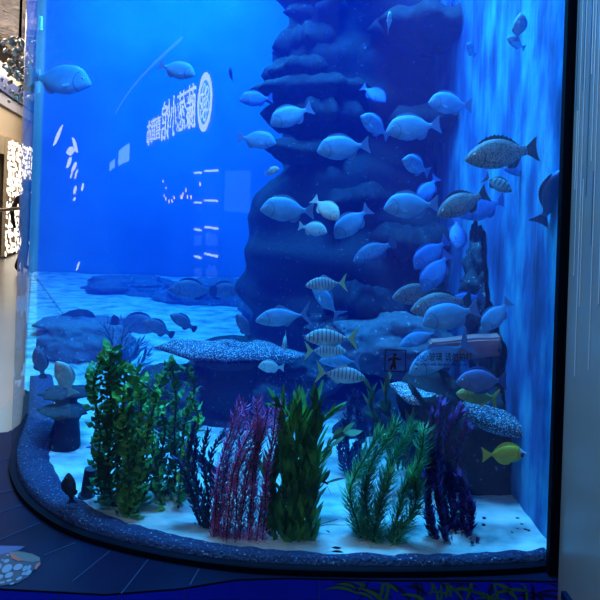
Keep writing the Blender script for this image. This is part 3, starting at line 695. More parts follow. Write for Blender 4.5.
# ---------------------------------------------------------------- plants
def leafmat(name, a, b, scale=9):
    m = noisy(name, [(.35, a), (.65, b)], scale=scale, rough=.6, detail=2)
    return m
M_kelp = leafmat('kelp_green', (.03, .20, .05), (.22, .75, .10)); M_kelpd = leafmat('kelp_dark_green', (.012, .10, .035), (.08, .42, .08))
M_fern = leafmat('fern_green', (.02, .20, .10), (.12, .55, .18)); M_olive = leafmat('olive_leaf', (.05, .10, .04), (.14, .22, .07))
M_pink = leafmat('pink_leaf', (.45, .04, .22), (1.0, .22, .55), 14); M_violet = leafmat('violet_leaf', (.03, .012, .10), (.16, .05, .34)); M_navy = leafmat('navy_leaf', (.01, .02, .10), (.03, .05, .22))
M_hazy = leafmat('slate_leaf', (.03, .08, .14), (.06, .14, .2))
def leaf(bm, b, d, nrm, L, W, curl=.3, seg=4, wave=0):
    d = d.normalized(); s = d.cross(nrm)
    if s.length < 1e-3: s = d.orthogonal()
    s.normalize(); n_ = s.cross(d); L_, R_ = [], []
    for k in range(seg + 1):
        t = k / seg; c = b + d * L * t + n_ * curl * L * t * t; h = W * .5 * math.sin(math.pi * min(1, .08 + .92 * t)) ** .8 if k < seg else 0
        wv = n_ * (wave * math.sin(k * 2.4) * W)
        if k == seg: tip = bm.verts.new(c)
        else: L_.append(bm.verts.new(c + s * h + wv)); R_.append(bm.verts.new(c - s * h - wv))
    for k in range(seg - 1): bm.faces.new((L_[k], L_[k+1], R_[k+1], R_[k]))
    bm.faces.new((L_[-1], tip, R_[-1]))
def curve_pts(pts, n):
    pts = [pts[0] * 2 - pts[1]] + pts + [pts[-1] * 2 - pts[-2]]; out = []
    for i in range(1, len(pts) - 2):
        p0, p1, p2, p3 = pts[i-1:i+3]
        for k in range(n):
            t = k / n; out.append(.5 * ((2*p1) + (p2-p0)*t + (2*p0-5*p1+4*p2-p3)*t*t + (3*p1-p0-3*p2+p3)*t**3))
    out.append(pts[-2]); return out
def along(pts, step):
    acc = 0
    for a, b in zip(pts, pts[1:]):
        L = (b - a).length; t = step - acc if acc else 0
        while t <= L:
            yield a + (b - a) * (t / L), (b - a).normalized(); t += step
        acc = (L - (t - step))
def plant(name, label, stems, Y, m, stem_m, style, cat='water plant', seed=1, spread=.05, sway=.012, name_base=True):
    random.seed(seed)
    base = P(stems[0][0][0], stems[0][0][1], Y); base.z = SZ - .01
    e = empty(name, base); tag(e, label, cat); fo = bmesh.new(); tot = 0
    for si, st in enumerate(stems):
        yo = random.uniform(-spread, spread); pts = []
        for k, (x, y) in enumerate(st):
            f = k / (len(st) - 1); x += random.uniform(-4, 4) * f * (2.2 / Y); y += random.uniform(-4, 6) * (k == len(st) - 1); pts.append(P(x, y, max(1.86 + .0, Y + yo * (.35 + f))) - base + V((random.uniform(-sway, sway), random.uniform(-sway, sway), 0)) * f)
        if st[0][1] > 480 or st[0][1] > 400 and Y > 2.2: pts[0].z = min(pts[0].z, 0)
        cv = curve_pts(pts, 8); sm = bmesh.new(); tube(sm, cv, style.get('sr', .003), 5); link('stem', sm, stem_m, e, True)
        ph = random.uniform(0, 6); i = 0; lv = bmesh.new(); tl = len(cv)
        for c, d in along(cv, style['step']):
            i += 1
            for w_ in range(style['n']):
                a = ph + i * style.get('turn', 2.4) + w_ * math.tau / style['n'] + random.uniform(-.25, .25)
                o = d.orthogonal().normalized(); o = Matrix.Rotation(a, 3, d) @ o
                up = style.get('up', .6); dd = o * (1 - up) + d * up + V((random.uniform(-.15, .15),) * 3)
                s = random.uniform(.6, 1.3)
                leaf(lv, c, dd, d if up < .8 else o, style['L'] * s, style['W'] * s, style.get('curl', .2), style.get('seg', 4), style.get('wave', 0))
        link('foliage', lv, m, e, False)
    return e
oval_leaf = dict(step=.017, n=2, L=.050, W=.032, up=.35, curl=.25, seg=5, wave=.12, sr=.004)
strap_leaf = dict(step=.016, n=2, L=.085, W=.017, up=.80, curl=.12, seg=5, sr=.004)
needle = dict(step=.0090, n=11, L=.042, W=.0042, up=.22, curl=.5, seg=3, turn=.5, sr=.0025)
short_needle = dict(step=.0100, n=6, L=.024, W=.0046, up=.12, curl=.7, seg=3, turn=.6, sr=.002)
pair_leaf = dict(step=.013, n=5, L=.024, W=.010, up=.4, curl=.4, seg=3, turn=.8, sr=.0025)
M_stem = mat('stem_green', (.03, .10, .04), .7); M_stemp = mat('stem_plum', (.12, .02, .10), .7); M_stemd = mat('stem_dark', (.015, .02, .06), .7)
plant('leafy_kelp', 'tall dark green kelp with round wavy leaves at the left', [[(105, 508), (98, 470), (102, 430), (96, 385), (103, 352)], [(112, 510), (108, 465), (112, 420), (107, 375), (112, 350)], [(120, 511), (118, 470), (122, 430), (116, 390), (114, 356)], [(128, 510), (132, 470), (126, 430), (130, 395), (120, 362)], [(136, 506), (142, 470), (138, 430), (142, 400), (128, 372)], [(118, 510), (104, 480), (112, 450), (104, 410)], [(126, 510), (124, 480), (134, 450), (126, 418)], [(140, 505), (148, 480), (138, 450), (146, 425)]], 2.05, M_kelpd, M_stem, oval_leaf, seed=1)
plant('leafy_kelp', 'bright green leafy strand leaning right out of the left kelp', [[(124, 508), (134, 455), (142, 410), (135, 375), (128, 366)], [(132, 508), (144, 460), (150, 420), (152, 395), (140, 378)], [(130, 508), (128, 455), (120, 420), (124, 385)]], 1.98, M_kelp, M_stem, dict(oval_leaf, step=.022), seed=2, spread=.03)
plant('leafy_kelp', 'slim green kelp with round leaves before the table coral', [[(166, 510), (160, 470), (166, 430), (160, 395), (166, 362)], [(173, 511), (176, 470), (172, 430), (178, 400), (174, 365)], [(180, 510), (186, 470), (182, 430), (192, 390), (190, 368)], [(170, 510), (168, 480), (176, 450), (170, 425)], [(184, 508), (190, 480), (186, 450), (194, 425)], [(160, 508), (154, 485), (160, 460), (152, 438)]], 2.12, M_kelpd, M_stem, dict(oval_leaf, L=.042, W=.026), seed=3, spread=.04)
plant('leafy_kelp', 'light green young kelp strand beside the slim kelp', [[(162, 508), (158, 465), (154, 430), (160, 402)], [(178, 508), (184, 460), (196, 425), (194, 392)]], 2.04, M_kelp, M_stem, dict(oval_leaf, step=.024, L=.036, W=.024), seed=13, spread=.02)
plant('water_fern', 'dark navy water fern left of the pink plant', [[(205, 536), (203, 500), (192, 462), (194, 430)], [(208, 538), (208, 495), (204, 455), (207, 425)], [(212, 538), (214, 500), (214, 460), (218, 430)], [(203, 536), (192, 505), (186, 478), (184, 455)], [(211, 536), (224, 505), (226, 480), (230, 455)], [(207, 536), (198, 500), (198, 470), (199, 440)]], 1.93, M_navy, M_stemd, pair_leaf, seed=4, spread=.02)
plant('pink_water_plant', 'tall pink and purple feathery plant leaning right against the glass', [[(212 + i * 5.2, 566 - abs(i - 5) * .4), (214 + i * 5.6, 520), (220 + i * 5.6, 470), (232 + i * 4.6 + (i % 3) * 3, 432), (240 + i * 4 + (i % 2) * 6, 400 + (i % 4) * 9)] for i in [0, 1, 2, 3, 4, 5, 6, 7, 8, 9, .5, 2.5, 4.5, 6.5, 8.5]], 1.86, M_pink, M_stemp, short_needle, seed=5, spread=.07)
plant('strap_kelp', 'green kelp with upright strap leaves right of the pink plant', [[(282, 566), (272, 520), (270, 478), (282, 440)], [(286, 567), (284, 510), (282, 455), (288, 415), (284, 398)], [(290, 567), (292, 500), (296, 440), (298, 408)], [(295, 567), (300, 510), (308, 455), (312, 412), (308, 402)], [(299, 566), (308, 520), (314, 470), (322, 430), (326, 412)], [(288, 567), (278, 530), (276, 500), (270, 470)], [(293, 567), (296, 530), (302, 480), (300, 440)], [(302, 566), (310, 540), (312, 500), (318, 470)], [(286, 567), (290, 520), (286, 480), (294, 440)]], 1.88, M_kelpd, M_stem, strap_leaf, seed=6, spread=.03)
plant('strap_kelp', 'lighter green strap leaves at the heart of the central kelp', [[(288, 566), (288, 500), (292, 450), (290, 412)], [(296, 566), (302, 500), (304, 450), (304, 420)]], 1.87, M_kelp, M_stem, strap_leaf, seed=16, spread=.01)
plant('leafy_sprig', 'dark broad leaves stretching right from the central kelp top', [[(306, 470), (322, 455), (334, 440), (342, 428)], [(304, 490), (318, 484), (326, 480)]], 2.0, M_olive, M_stem, dict(strap_leaf, step=.035, L=.065, W=.024, up=.6), seed=17, spread=.01)
# grass tuft
gt = empty('grass_tuft', onz(308, 563, SZ)); tag(gt, 'small tuft of thin arching grass on the sand right of the kelp', 'water plant'); random.seed(9)
for k, (x, y, b) in enumerate([(321, 505, .02), (338, 519, .10), (349, 525, .14), (300, 510, .0), (305, 490, .02), (316, 530, .05), (330, 545, .1), (296, 525, 0)]):
    a = P(308 + k, 563, 1.9); c = P(x, y, 1.9); mid = (a + c) / 2 + V((-.01 - b * .25, 0, b * .35)); cv = curve_pts([a, mid, c], 8); bm = bmesh.new(); o0 = V(gt.location)
    tube(bm, [p - o0 for p in cv], [.0028 * (1 - i / len(cv) * .8) for i in range(len(cv))], 5); link('blade', bm, M_stem, gt, True)
plant('feathery_plant', 'bushy green feathery plant spreading up in the right centre', [[(370, 566), (358, 525), (352, 490), (366, 455), (378, 432)], [(374, 567), (366, 520), (370, 475), (388, 440), (396, 420)], [(378, 567), (376, 525), (386, 480), (402, 445), (410, 425)], [(382, 567), (392, 530), (406, 490), (416, 460), (420, 432)], [(372, 567), (364, 540), (360, 505), (372, 470)], [(386, 566), (398, 535), (410, 505), (418, 475)], [(376, 567), (372, 535), (380, 500), (394, 470)]], 1.89, M_fern, M_stem, needle, seed=7, spread=.07)
plant('olive_kelp', 'olive green kelp rising behind the feathery plant', [[(392, 470), (386, 440), (374, 410), (366, 385)], [(398, 470), (394, 435), (386, 405), (388, 380)], [(402, 470), (410, 440), (412, 418), (428, 408)], [(404, 500), (416, 470), (424, 500), (434, 535)]], 2.2, M_olive, M_stem, dict(strap_leaf, L=.06), seed=18, spread=.03)
plant('violet_water_plant', 'dense dark violet leafy plant column at the right of the feathery plant', [[(446, 563), (432, 525), (428, 480), (430, 440), (432, 412)], [(452, 563), (444, 520), (440, 470), (440, 430), (444, 405)], [(458, 563), (454, 520), (452, 475), (452, 430), (456, 410)], [(464, 563), (462, 530), (462, 490), (462, 450), (466, 420)], [(450, 563), (438, 500), (436, 460)], [(462, 563), (468, 540), (466, 505), (458, 470)], [(456, 563), (448, 540), (446, 500), (448, 450)]], 1.93, M_violet, M_stemd, dict(pair_leaf, L=.032, W=.013, n=6, step=.011), seed=8, spread=.06)
plant('round_leaf_sprig', 'small dark sprig with round leaves on the sand at right', [[(466, 560), (474, 548), (480, 536)], [(462, 558), (468, 550), (477, 552)], [(468, 562), (478, 556), (483, 548)]], 1.9, M_violet, M_stemd, dict(pair_leaf, step=.018, n=2, L=.016, W=.013), seed=19, spread=.01)
plant('water_fern', 'dark blue water fern on the sand behind the round boulder', [[(352, 478), (346, 440), (350, 400)], [(356, 480), (358, 440), (356, 398)], [(348, 478), (340, 450), (342, 420)], [(354, 490), (350, 460), (362, 425)]], 2.35, M_navy, M_stemd, dict(pair_leaf, L=.03, W=.014), seed=10, spread=.02)
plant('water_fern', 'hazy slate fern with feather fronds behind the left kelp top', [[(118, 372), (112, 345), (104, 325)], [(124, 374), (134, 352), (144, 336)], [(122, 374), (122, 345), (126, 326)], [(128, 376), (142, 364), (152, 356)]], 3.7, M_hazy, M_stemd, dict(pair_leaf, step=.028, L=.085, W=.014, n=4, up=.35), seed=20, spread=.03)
plant('grass_clump', 'dark grassy clump behind the right foot of the left kelp', [[(150, 506), (148, 490), (142, 470)], [(152, 506), (156, 488), (158, 470)], [(148, 506), (140, 492), (136, 480)]], 2.2, M_kelpd, M_stem, dict(strap_leaf, step=.02, L=.07, W=.006), seed=22, spread=.02)
# ---------------------------------------------------------------- fish
def fmat(name, back, belly, bands=None, spots=None, band_n=6, rough=.42):
    """object coordinates: x along the fish (nose +.5, tail -.5), z up; back / belly colouring with bands or spots"""
    m = mat(name, rough=rough); nt = m.node_tree; N = nt.nodes; L = nt.links; b = N['Principled BSDF']
    tc = N.new('ShaderNodeTexCoord'); sx = N.new('ShaderNodeSeparateXYZ'); L.new(tc.outputs['Object'], sx.inputs[0])
    mr = N.new('ShaderNodeMapRange'); mr.inputs[1].default_value = -.12; mr.inputs[2].default_value = .14; L.new(sx.outputs['Z'], mr.inputs[0])
    mx = N.new('ShaderNodeMix'); mx.data_type = 'RGBA'; mx.inputs[6].default_value = (*belly, 1); mx.inputs[7].default_value = (*back, 1); L.new(mr.outputs[0], mx.inputs[0]); last = mx.outputs[2]
    def blend(fac, col, last):
        k = N.new('ShaderNodeMix'); k.data_type = 'RGBA'; L.new(fac, k.inputs[0]); L.new(last, k.inputs[6]); k.inputs[7].default_value = (*col, 1); return k.outputs[2]
    t = N.new('ShaderNodeTexNoise'); t.inputs['Scale'].default_value = 9; t.inputs['Detail'].default_value = 4; L.new(tc.outputs['Object'], t.inputs['Vector'])
    r = N.new('ShaderNodeMapRange'); r.inputs[1].default_value = .4; r.inputs[2].default_value = .75; r.inputs[4].default_value = .35; L.new(t.outputs['Fac'], r.inputs[0]); last = blend(r.outputs[0], tuple(c * .45 for c in back), last)
    if bands:
        s = N.new('ShaderNodeMath'); s.operation = 'MULTIPLY'; s.inputs[1].default_value = band_n * math.tau; L.new(sx.outputs['X'], s.inputs[0])
        c = N.new('ShaderNodeMath'); c.operation = 'SINE'; L.new(s.outputs[0], c.inputs[0])
        g = N.new('ShaderNodeMapRange'); g.inputs[1].default_value = .35; g.inputs[2].default_value = .75; g.inputs[4].default_value = .85; L.new(c.outputs[0], g.inputs[0])
        h = N.new('ShaderNodeMapRange'); h.inputs[1].default_value = -.09; h.inputs[2].default_value = -.02; L.new(sx.outputs['Z'], h.inputs[0])
        u = N.new('ShaderNodeMath'); u.operation = 'MULTIPLY'; L.new(g.outputs[0], u.inputs[0]); L.new(h.outputs[0], u.inputs[1]); last = blend(u.outputs[0], bands, last)
    if spots:
        v = N.new('ShaderNodeTexVoronoi'); v.inputs['Scale'].default_value = 42; L.new(tc.outputs['Object'], v.inputs['Vector'])
        g = N.new('ShaderNodeMapRange'); g.inputs[1].default_value = .42; g.inputs[2].default_value = .30; L.new(v.outputs['Distance'], g.inputs[0]); last = blend(g.outputs[0], spots, last)
    # gill cover: a dark arc behind the cheek
    dx = N.new('ShaderNodeMath'); dx.inputs[1].default_value = -.42; L.new(sx.outputs['X'], dx.inputs[0])
    cv = N.new('ShaderNodeCombineXYZ'); L.new(dx.outputs[0], cv.inputs[0]); L.new(sx.outputs['Z'], cv.inputs[1])
    ln = N.new('ShaderNodeVectorMath'); ln.operation = 'LENGTH'; L.new(cv.outputs[0], ln.inputs[0])
    cp = N.new('ShaderNodeMath'); cp.operation = 'COMPARE'; cp.inputs[1].default_value = .175; cp.inputs[2].default_value = .008; L.new(ln.outputs['Value'], cp.inputs[0])
    lt = N.new('ShaderNodeMath'); lt.operation = 'LESS_THAN'; lt.inputs[1].default_value = .33; L.new(sx.outputs['X'], lt.inputs[0])
    mu = N.new('ShaderNodeMath'); mu.operation = 'MULTIPLY'; L.new(cp.outputs[0], mu.inputs[0]); L.new(lt.outputs[0], mu.inputs[1])
    m3 = N.new('ShaderNodeMath'); m3.operation = 'MULTIPLY'; m3.inputs[1].default_value = .7; L.new(mu.outputs[0], m3.inputs[0]); last = blend(m3.outputs[0], tuple(c * .3 for c in back), last)
    L.new(last, b.inputs['Base Color'])
    v = N.new('ShaderNodeTexVoronoi'); v.inputs['Scale'].default_value = 70; L.new(tc.outputs['Object'], v.inputs['Vector'])
    bp = N.new('ShaderNodeBump'); bp.inputs['Strength'].default_value = .25; bp.inputs['Distance'].default_value = .01; L.new(v.outputs['Distance'], bp.inputs['Height']); L.new(bp.outputs['Normal'], b.inputs['Normal'])
    return m
PR = {  # s, top, bottom, half width (fractions of the length, nose to tail root)
 'bream': [(0, .0, .0, .0), (.012, .024, .026, .014), (.045, .066, .044, .030), (.09, .120, .070, .046), (.16, .176, .104, .062), (.25, .205, .140, .072), (.36, .208, .172, .075), (.46, .203, .175, .070), (.56, .178, .160, .058), (.65, .138, .128, .042), (.72, .092, .088, .028), (.78, .055, .052, .017), (.83, .042, .040, .012), (.86, .046, .044, .008)],
 'jack': [(0, .0, .0, .0), (.015, .020, .020, .012), (.06, .060, .045, .030), (.12, .100, .070, .045), (.20, .135, .095, .055), (.30, .158, .118, .060), (.40, .160, .132, .058), (.50, .145, .130, .050), (.60, .108, .100, .038), (.68, .070, .066, .026), (.75, .038, .036, .017), (.80, .020, .020, .012), (.84, .018, .018, .008)],
 'tang': [(0, .0, .0, .0), (.02, .035, .030, .014), (.06, .080, .060, .026), (.12, .135, .105, .040), (.20, .185, .150, .050), (.30, .218, .185, .055), (.42, .228, .200, .055), (.54, .212, .188, .048), (.65, .165, .148, .036), (.74, .100, .092, .024), (.80, .050, .047, .015), (.85, .038, .036, .010)],
 'bass': [(0, .0, .0, .0), (.02, .025, .025, .016), (.06, .060, .055, .034), (.12, .100, .085, .050), (.20, .140, .115, .064), (.30, .172, .138, .072), (.42, .182, .150, .072), (.54, .168, .142, .062), (.65, .130, .115, .046), (.74, .085, .078, .030), (.80, .062, .058, .020), (.86, .058, .055, .012)],
 'fox': [(0, .0, .0, .0), (.03, .014, .014, .010), (.09, .030, .028, .018), (.14, .070, .055, .030), (.20, .118, .095, .042), (.30, .160, .140, .050), (.42, .170, .158, .050), (.54, .155, .145, .044), (.66, .110, .104, .032), (.75, .060, .058, .020), (.80, .034, .033, .012), (.85, .030, .030, .008)],
}
for _k in PR:
    _g = {'bream': 1.2, 'jack': 1.12, 'tang': 1.05, 'bass': 1.2, 'fox': 1.15}[_k]
    PR[_k] = [(a, b * (_g if a < .74 else 1.1), c * (_g if a < .74 else 1.1), d) for a, b, c, d in PR[_k]]
def interp(pr, s, j):
    for a, b in zip(pr, pr[1:]):
        if a[0] <= s <= b[0]: t = (s - a[0]) / (b[0] - a[0]); return a[j] + (b[j] - a[j]) * t
    return pr[-1][j]
def body_bm(pr):
    bm = bmesh.new(); n = 18; rings = []; st = []
    for a, b in zip(pr, pr[1:]): st += [a[0], (a[0] + b[0]) / 2]
    st.append(pr[-1][0])
    for s in st[1:]:
        t, b, w_ = interp(pr, s, 1), interp(pr, s, 2), interp(pr, s, 3) * 1.1; ring = []
        for k in range(n):
            a = k * math.tau / n; c, q = math.cos(a), math.sin(a); h = t if q > 0 else b
            ring.append(bm.verts.new((.5 - s, w_ * math.copysign(abs(c) ** .85, c), h * math.copysign(abs(q) ** 1.0, q) - .012 * (1 - s))))
        rings.append(ring)
    nose = bm.verts.new((.5, 0, -.012))
    for k in range(n): bm.faces.new((nose, rings[0][k], rings[0][(k+1) % n]))
    for A_, B_ in zip(rings, rings[1:]):
        for k in range(n): bm.faces.new((A_[k], B_[k], B_[(k+1) % n], A_[(k+1) % n]))
    bm.faces.new(rings[-1]); bmesh.ops.recalc_face_normals(bm, faces=bm.faces); return bm
def fin_bm(outline, t=.008, M=None):
    bm = bmesh.new(); slab(bm, outline, M or Matrix.Identity(4), t); bmesh.ops.triangulate(bm, faces=[f for f in bm.faces if len(f.verts) > 4]); bmesh.ops.recalc_face_normals(bm, faces=bm.faces); return bm
def edge_fin(pr, s0, s1, h, side, n=14, spiky=0, shape=0):
    lo, hi = [], []
    for k in range(n + 1):
        t = k / n; s = s0 + (s1 - s0) * t; z = interp(pr, s, 1 if side > 0 else 2)
        f = math.sin(math.pi * min(1, t * .8 + .16)) if shape == 0 else (1 - t) ** 1.4 * min(1, t * 6 + .1)
        if spiky and k % 2: f *= 1 - spiky
        x = .5 - s; lo.append((x, side * (z - .02) - .012 * (1-s))); hi.append((x - h * f * .45, side * (z + h * f) - .012 * (1-s)))
    return lo + hi[::-1]
TAILS = {'trunc': [(-.33, .035), (-.40, .075), (-.475, .125), (-.50, .13), (-.478, .05), (-.470, 0), (-.478, -.05), (-.50, -.13), (-.475, -.125), (-.40, -.075), (-.33, -.035)],
 'fork': [(-.31, .014), (-.36, .055), (-.42, .12), (-.50, .185), (-.455, .10), (-.415, .03), (-.405, 0), (-.415, -.03), (-.455, -.10), (-.50, -.185), (-.42, -.12), (-.36, -.055), (-.31, -.014)],
 'round': [(-.34, .045), (-.40, .085), (-.46, .098), (-.495, .07), (-.505, 0), (-.495, -.07), (-.46, -.098), (-.40, -.085), (-.34, -.045)],
 'lunate': [(-.33, .03), (-.40, .075), (-.49, .15), (-.50, .155), (-.46, .06), (-.45, 0), (-.46, -.06), (-.50, -.155), (-.49, -.15), (-.40, -.075), (-.33, -.03)]}
M_eye = mat('fish_eye', (.01, .01, .012), .15); M_iris = mat('fish_iris', (.55, .6, .5), .3)
def make_fish(name, shape, m, mfin, tail='trunc', dorsal=(.22, .72, .055, .35, 0), anal=(.56, .76, .06, 0, 0), pect=.13, eye=.021, hump=None, mtail=None, mhead=None):
    pr = PR[shape]; e = empty(name)
    link('body', body_bm(pr), m, e, True)
    link('dorsal_fin', fin_bm(edge_fin(pr, dorsal[0], dorsal[1], dorsal[2], 1, 20, dorsal[3], dorsal[4])), mfin, e)
    link('anal_fin', fin_bm(edge_fin(pr, anal[0], anal[1], anal[2], -1, 10, anal[3], anal[4])), mfin, e)
    link('tail_fin', fin_bm([(x * 1.03 - .0, z * 1.25) for x, z in TAILS[tail]], .009), mtail or mfin, e)
    ex = .5 - .125; ez = interp(pr, .12, 1) * .36 - .01; w_ = interp(pr, .12, 3) * 1.14
    for sd in (-1, 1):
        M = Matrix.Translation((.5 - .29, sd * interp(pr, .29, 3) * .93, -.045)) @ Matrix.Rotation(sd * R(-24), 4, 'Z') @ Matrix.Rotation(R(-28 if sd else 0), 4, 'Y')
        link('pectoral_fin', fin_bm([(0, .014), (-pect * .5, .03), (-pect, .02), (-pect * .95, 0), (-pect * .5, -.018), (0, -.012)], .005, M), m, e)
        bm = bmesh.new(); bmesh.ops.create_uvsphere(bm, u_segments=12, v_segments=8, radius=eye, matrix=Matrix.Translation((ex, sd * w_ * .84, ez)) @ Matrix.Diagonal((1, .6, 1, 1))); ir = link('eye', bm, M_iris, e, True)
        bm = bmesh.new(); bmesh.ops.create_uvsphere(bm, u_segments=10, v_segments=6, radius=eye * .66, matrix=Matrix.Translation((ex, sd * (w_ * .84 + eye * .32), ez)) @ Matrix.Diagonal((1, .55, 1, 1))); link('pupil', bm, M_eye, ir, True)
        x0 = .5 - .25; M = Matrix.Translation((x0, sd * (interp(pr, .25, 3) * .80), -interp(pr, .25, 2) * .66)) @ Matrix.Rotation(R(35), 4, 'Y')
        link('pelvic_fin', fin_bm([(0, .012), (-.05, .014), (-.105, -.016), (-.06, -.02), (0, -.014)], .005, M), mfin, e)
    bm = bmesh.new(); bmesh.ops.create_uvsphere(bm, u_segments=10, v_segments=6, radius=.02, matrix=Matrix.Translation((.478, 0, -.022)) @ Matrix.Diagonal((1, .9, .38, 1))); link('mouth', bm, M_lip, e, True)
    if mhead:
        bm = body_bm(pr)
        for v in bm.verts: v.co.y *= 1.03; v.co.z *= 1.02
        bmesh.ops.delete(bm, geom=[v for v in bm.verts if v.co.x < .5 - .20], context='VERTS'); link('face_mask', bm, mhead, e, True)
    return e
M_lip = mat('fish_lip', (.18, .24, .30), .5)
F_grey = fmat('silver_blue_scales', (.08, .36, .66), (.26, .66, .92)); F_deep = fmat('blue_scales', (.03, .20, .62), (.10, .38, .85))
F_spot = fmat('spotted_scales', (.16, .20, .24), (.40, .46, .50), spots=(.04, .05, .07)); F_pale = fmat('pale_green_scales', (.45, .62, .55), (.75, .85, .75))
F_band = fmat('banded_scales', (.34, .52, .56), (.66, .80, .72), bands=(.06, .12, .16), band_n=13); F_tang = fmat('tang_scales', (.10, .20, .50), (.18, .30, .60), rough=.5)
F_yel = fmat('yellow_scales', (.72, .66, .04), (.80, .80, .08)); F_olv = fmat('olive_scales', (.35, .42, .08), (.55, .62, .14)); F_serg = fmat('sergeant_scales', (.16, .22, .30), (.3, .38, .45), bands=(.01, .01, .02), band_n=7)
F_dark = fmat('dark_scales', (.03, .05, .09), (.07, .10, .16)); F_zeb = fmat('grey_barred_scales', (.12, .16, .24), (.2, .26, .36), bands=(.02, .03, .05), band_n=14); F_dim = fmat('dusky_scales', (.10, .16, .26), (.20, .30, .42), spots=(.04, .06, .1))
f_blue = mat('fin_blue', (.14, .30, .55), .5); f_deep = mat('fin_deep_blue', (.05, .12, .42), .5); f_yel = mat('fin_yellow', (.75, .75, .08), .5); f_pale = mat('fin_pale', (.45, .62, .60), .5); f_dark = mat('fin_dark', (.03, .05, .10), .5); f_lime = mat('fin_lime', (.55, .75, .30), .5)
M_mask = noisy('blue_white_mask', [(.42, (.02, .03, .08)), (.5, (.5, .65, .9)), (1, (.6, .75, .95))], scale=7, rough=.5, stretch=(1, .2, 1), detail=1)
PROTO = {}
def proto(kind):
    if kind in PROTO: return PROTO[kind], False
    k = dict(
     bream=lambda: make_fish('silver_bream', 'bream', F_grey, f_blue), blue=lambda: make_fish('blue_bream', 'bream', F_deep, f_deep), pale=lambda: make_fish('pale_bream', 'bream', F_pale, f_pale),
     spot=lambda: make_fish('spotted_sweetlips', 'bass', F_spot, f_dark, tail='trunc', dorsal=(.2, .76, .06, .4, 0)), jack=lambda: make_fish('banded_trevally', 'jack', F_band, f_pale, tail='fork', dorsal=(.36, .76, .07, 0, 1), anal=(.5, .76, .06, 0, 1), mtail=f_lime),
     bjack=lambda: make_fish('blue_trevally', 'jack', F_grey, f_blue, tail='fork', dorsal=(.36, .76, .07, 0, 1), anal=(.5, .76, .06, 0, 1)), tang=lambda: make_fish('surgeonfish', 'tang', F_tang, f_deep, tail='lunate', dorsal=(.2, .78, .05, 0, 0), anal=(.36, .78, .05, 0, 0)),
     olive=lambda: make_fish('yellow_green_rabbitfish', 'bass', F_olv, f_yel, tail='fork'), fox=lambda: make_fish('foxface', 'fox', F_yel, f_yel, tail='trunc', dorsal=(.2, .76, .08, .3, 0), anal=(.42, .76, .06, 0, 0), mhead=M_mask),
     serg=lambda: make_fish('striped_damselfish', 'tang', F_serg, f_dark, tail='fork', dorsal=(.25, .75, .05, .2, 0)), dark=lambda: make_fish('dark_reef_fish', 'bass', F_dark, f_dark, tail='trunc'),
     zeb=lambda: make_fish('barred_bottom_fish', 'bass', F_zeb, f_dark, tail='round', dorsal=(.2, .76, .05, .3, 0)), dim=lambda: make_fish('dusky_grouper', 'bass', F_dim, f_dark, tail='round'))[kind]()
    PROTO[kind] = k; return k, True
def copy_tree(o, parent=None):
    c = o.copy(); COL.objects.link(c); c.parent = parent
    for ch_ in [x for x in o.children]: copy_tree(ch_, c)
    return c
def fish(kind, px, py, Ln, ang, label, Y=2.6, yaw=0, upx=0, group=None, roll=0, cat='fish'):
    o, first = proto(kind)
    if not first: o = copy_tree(o)
    L = Ln / F * Y; a, w_ = R(ang), R(yaw)
    f = V((math.cos(a) * math.cos(w_), -math.sin(w_), math.sin(a) * math.cos(w_)))
    if abs(yaw) > 50: u = V((0, 0, 1)); u = (u - f * u.dot(f)).normalized(); lat = u.cross(f)
    else:
        lat = V((0, 1, 0)); lat = (lat - f * lat.dot(f)).normalized(); u = f.cross(lat).normalized()
        ref = V((upx, 0, .0)) if upx else V((0, 0, 1))
        if u.dot(ref) < 0: u = -u; lat = -lat
    lat = u.cross(f)
    M = Matrix(((f.x, lat.x, u.x, 0), (f.y, lat.y, u.y, 0), (f.z, lat.z, u.z, 0), (0, 0, 0, 1)))
    o.matrix_world = Matrix.Translation(P(px, py, Y)) @ M @ Matrix.Rotation(R(roll), 4, 'X') @ Matrix.Scale(L, 4)
    o['label'] = label; o['category'] = cat
    g = group or {'bream': 'silver blue bream of the shoal', 'blue': 'deep blue bream of the shoal', 'jack': 'banded trevallies', 'bjack': 'blue trevallies', 'spot': 'spotted grey sweetlips', 'dim': 'dusky fish', 'dark': 'dark reef fish'}.get(kind)
    if g: o['group'] = g
    return o
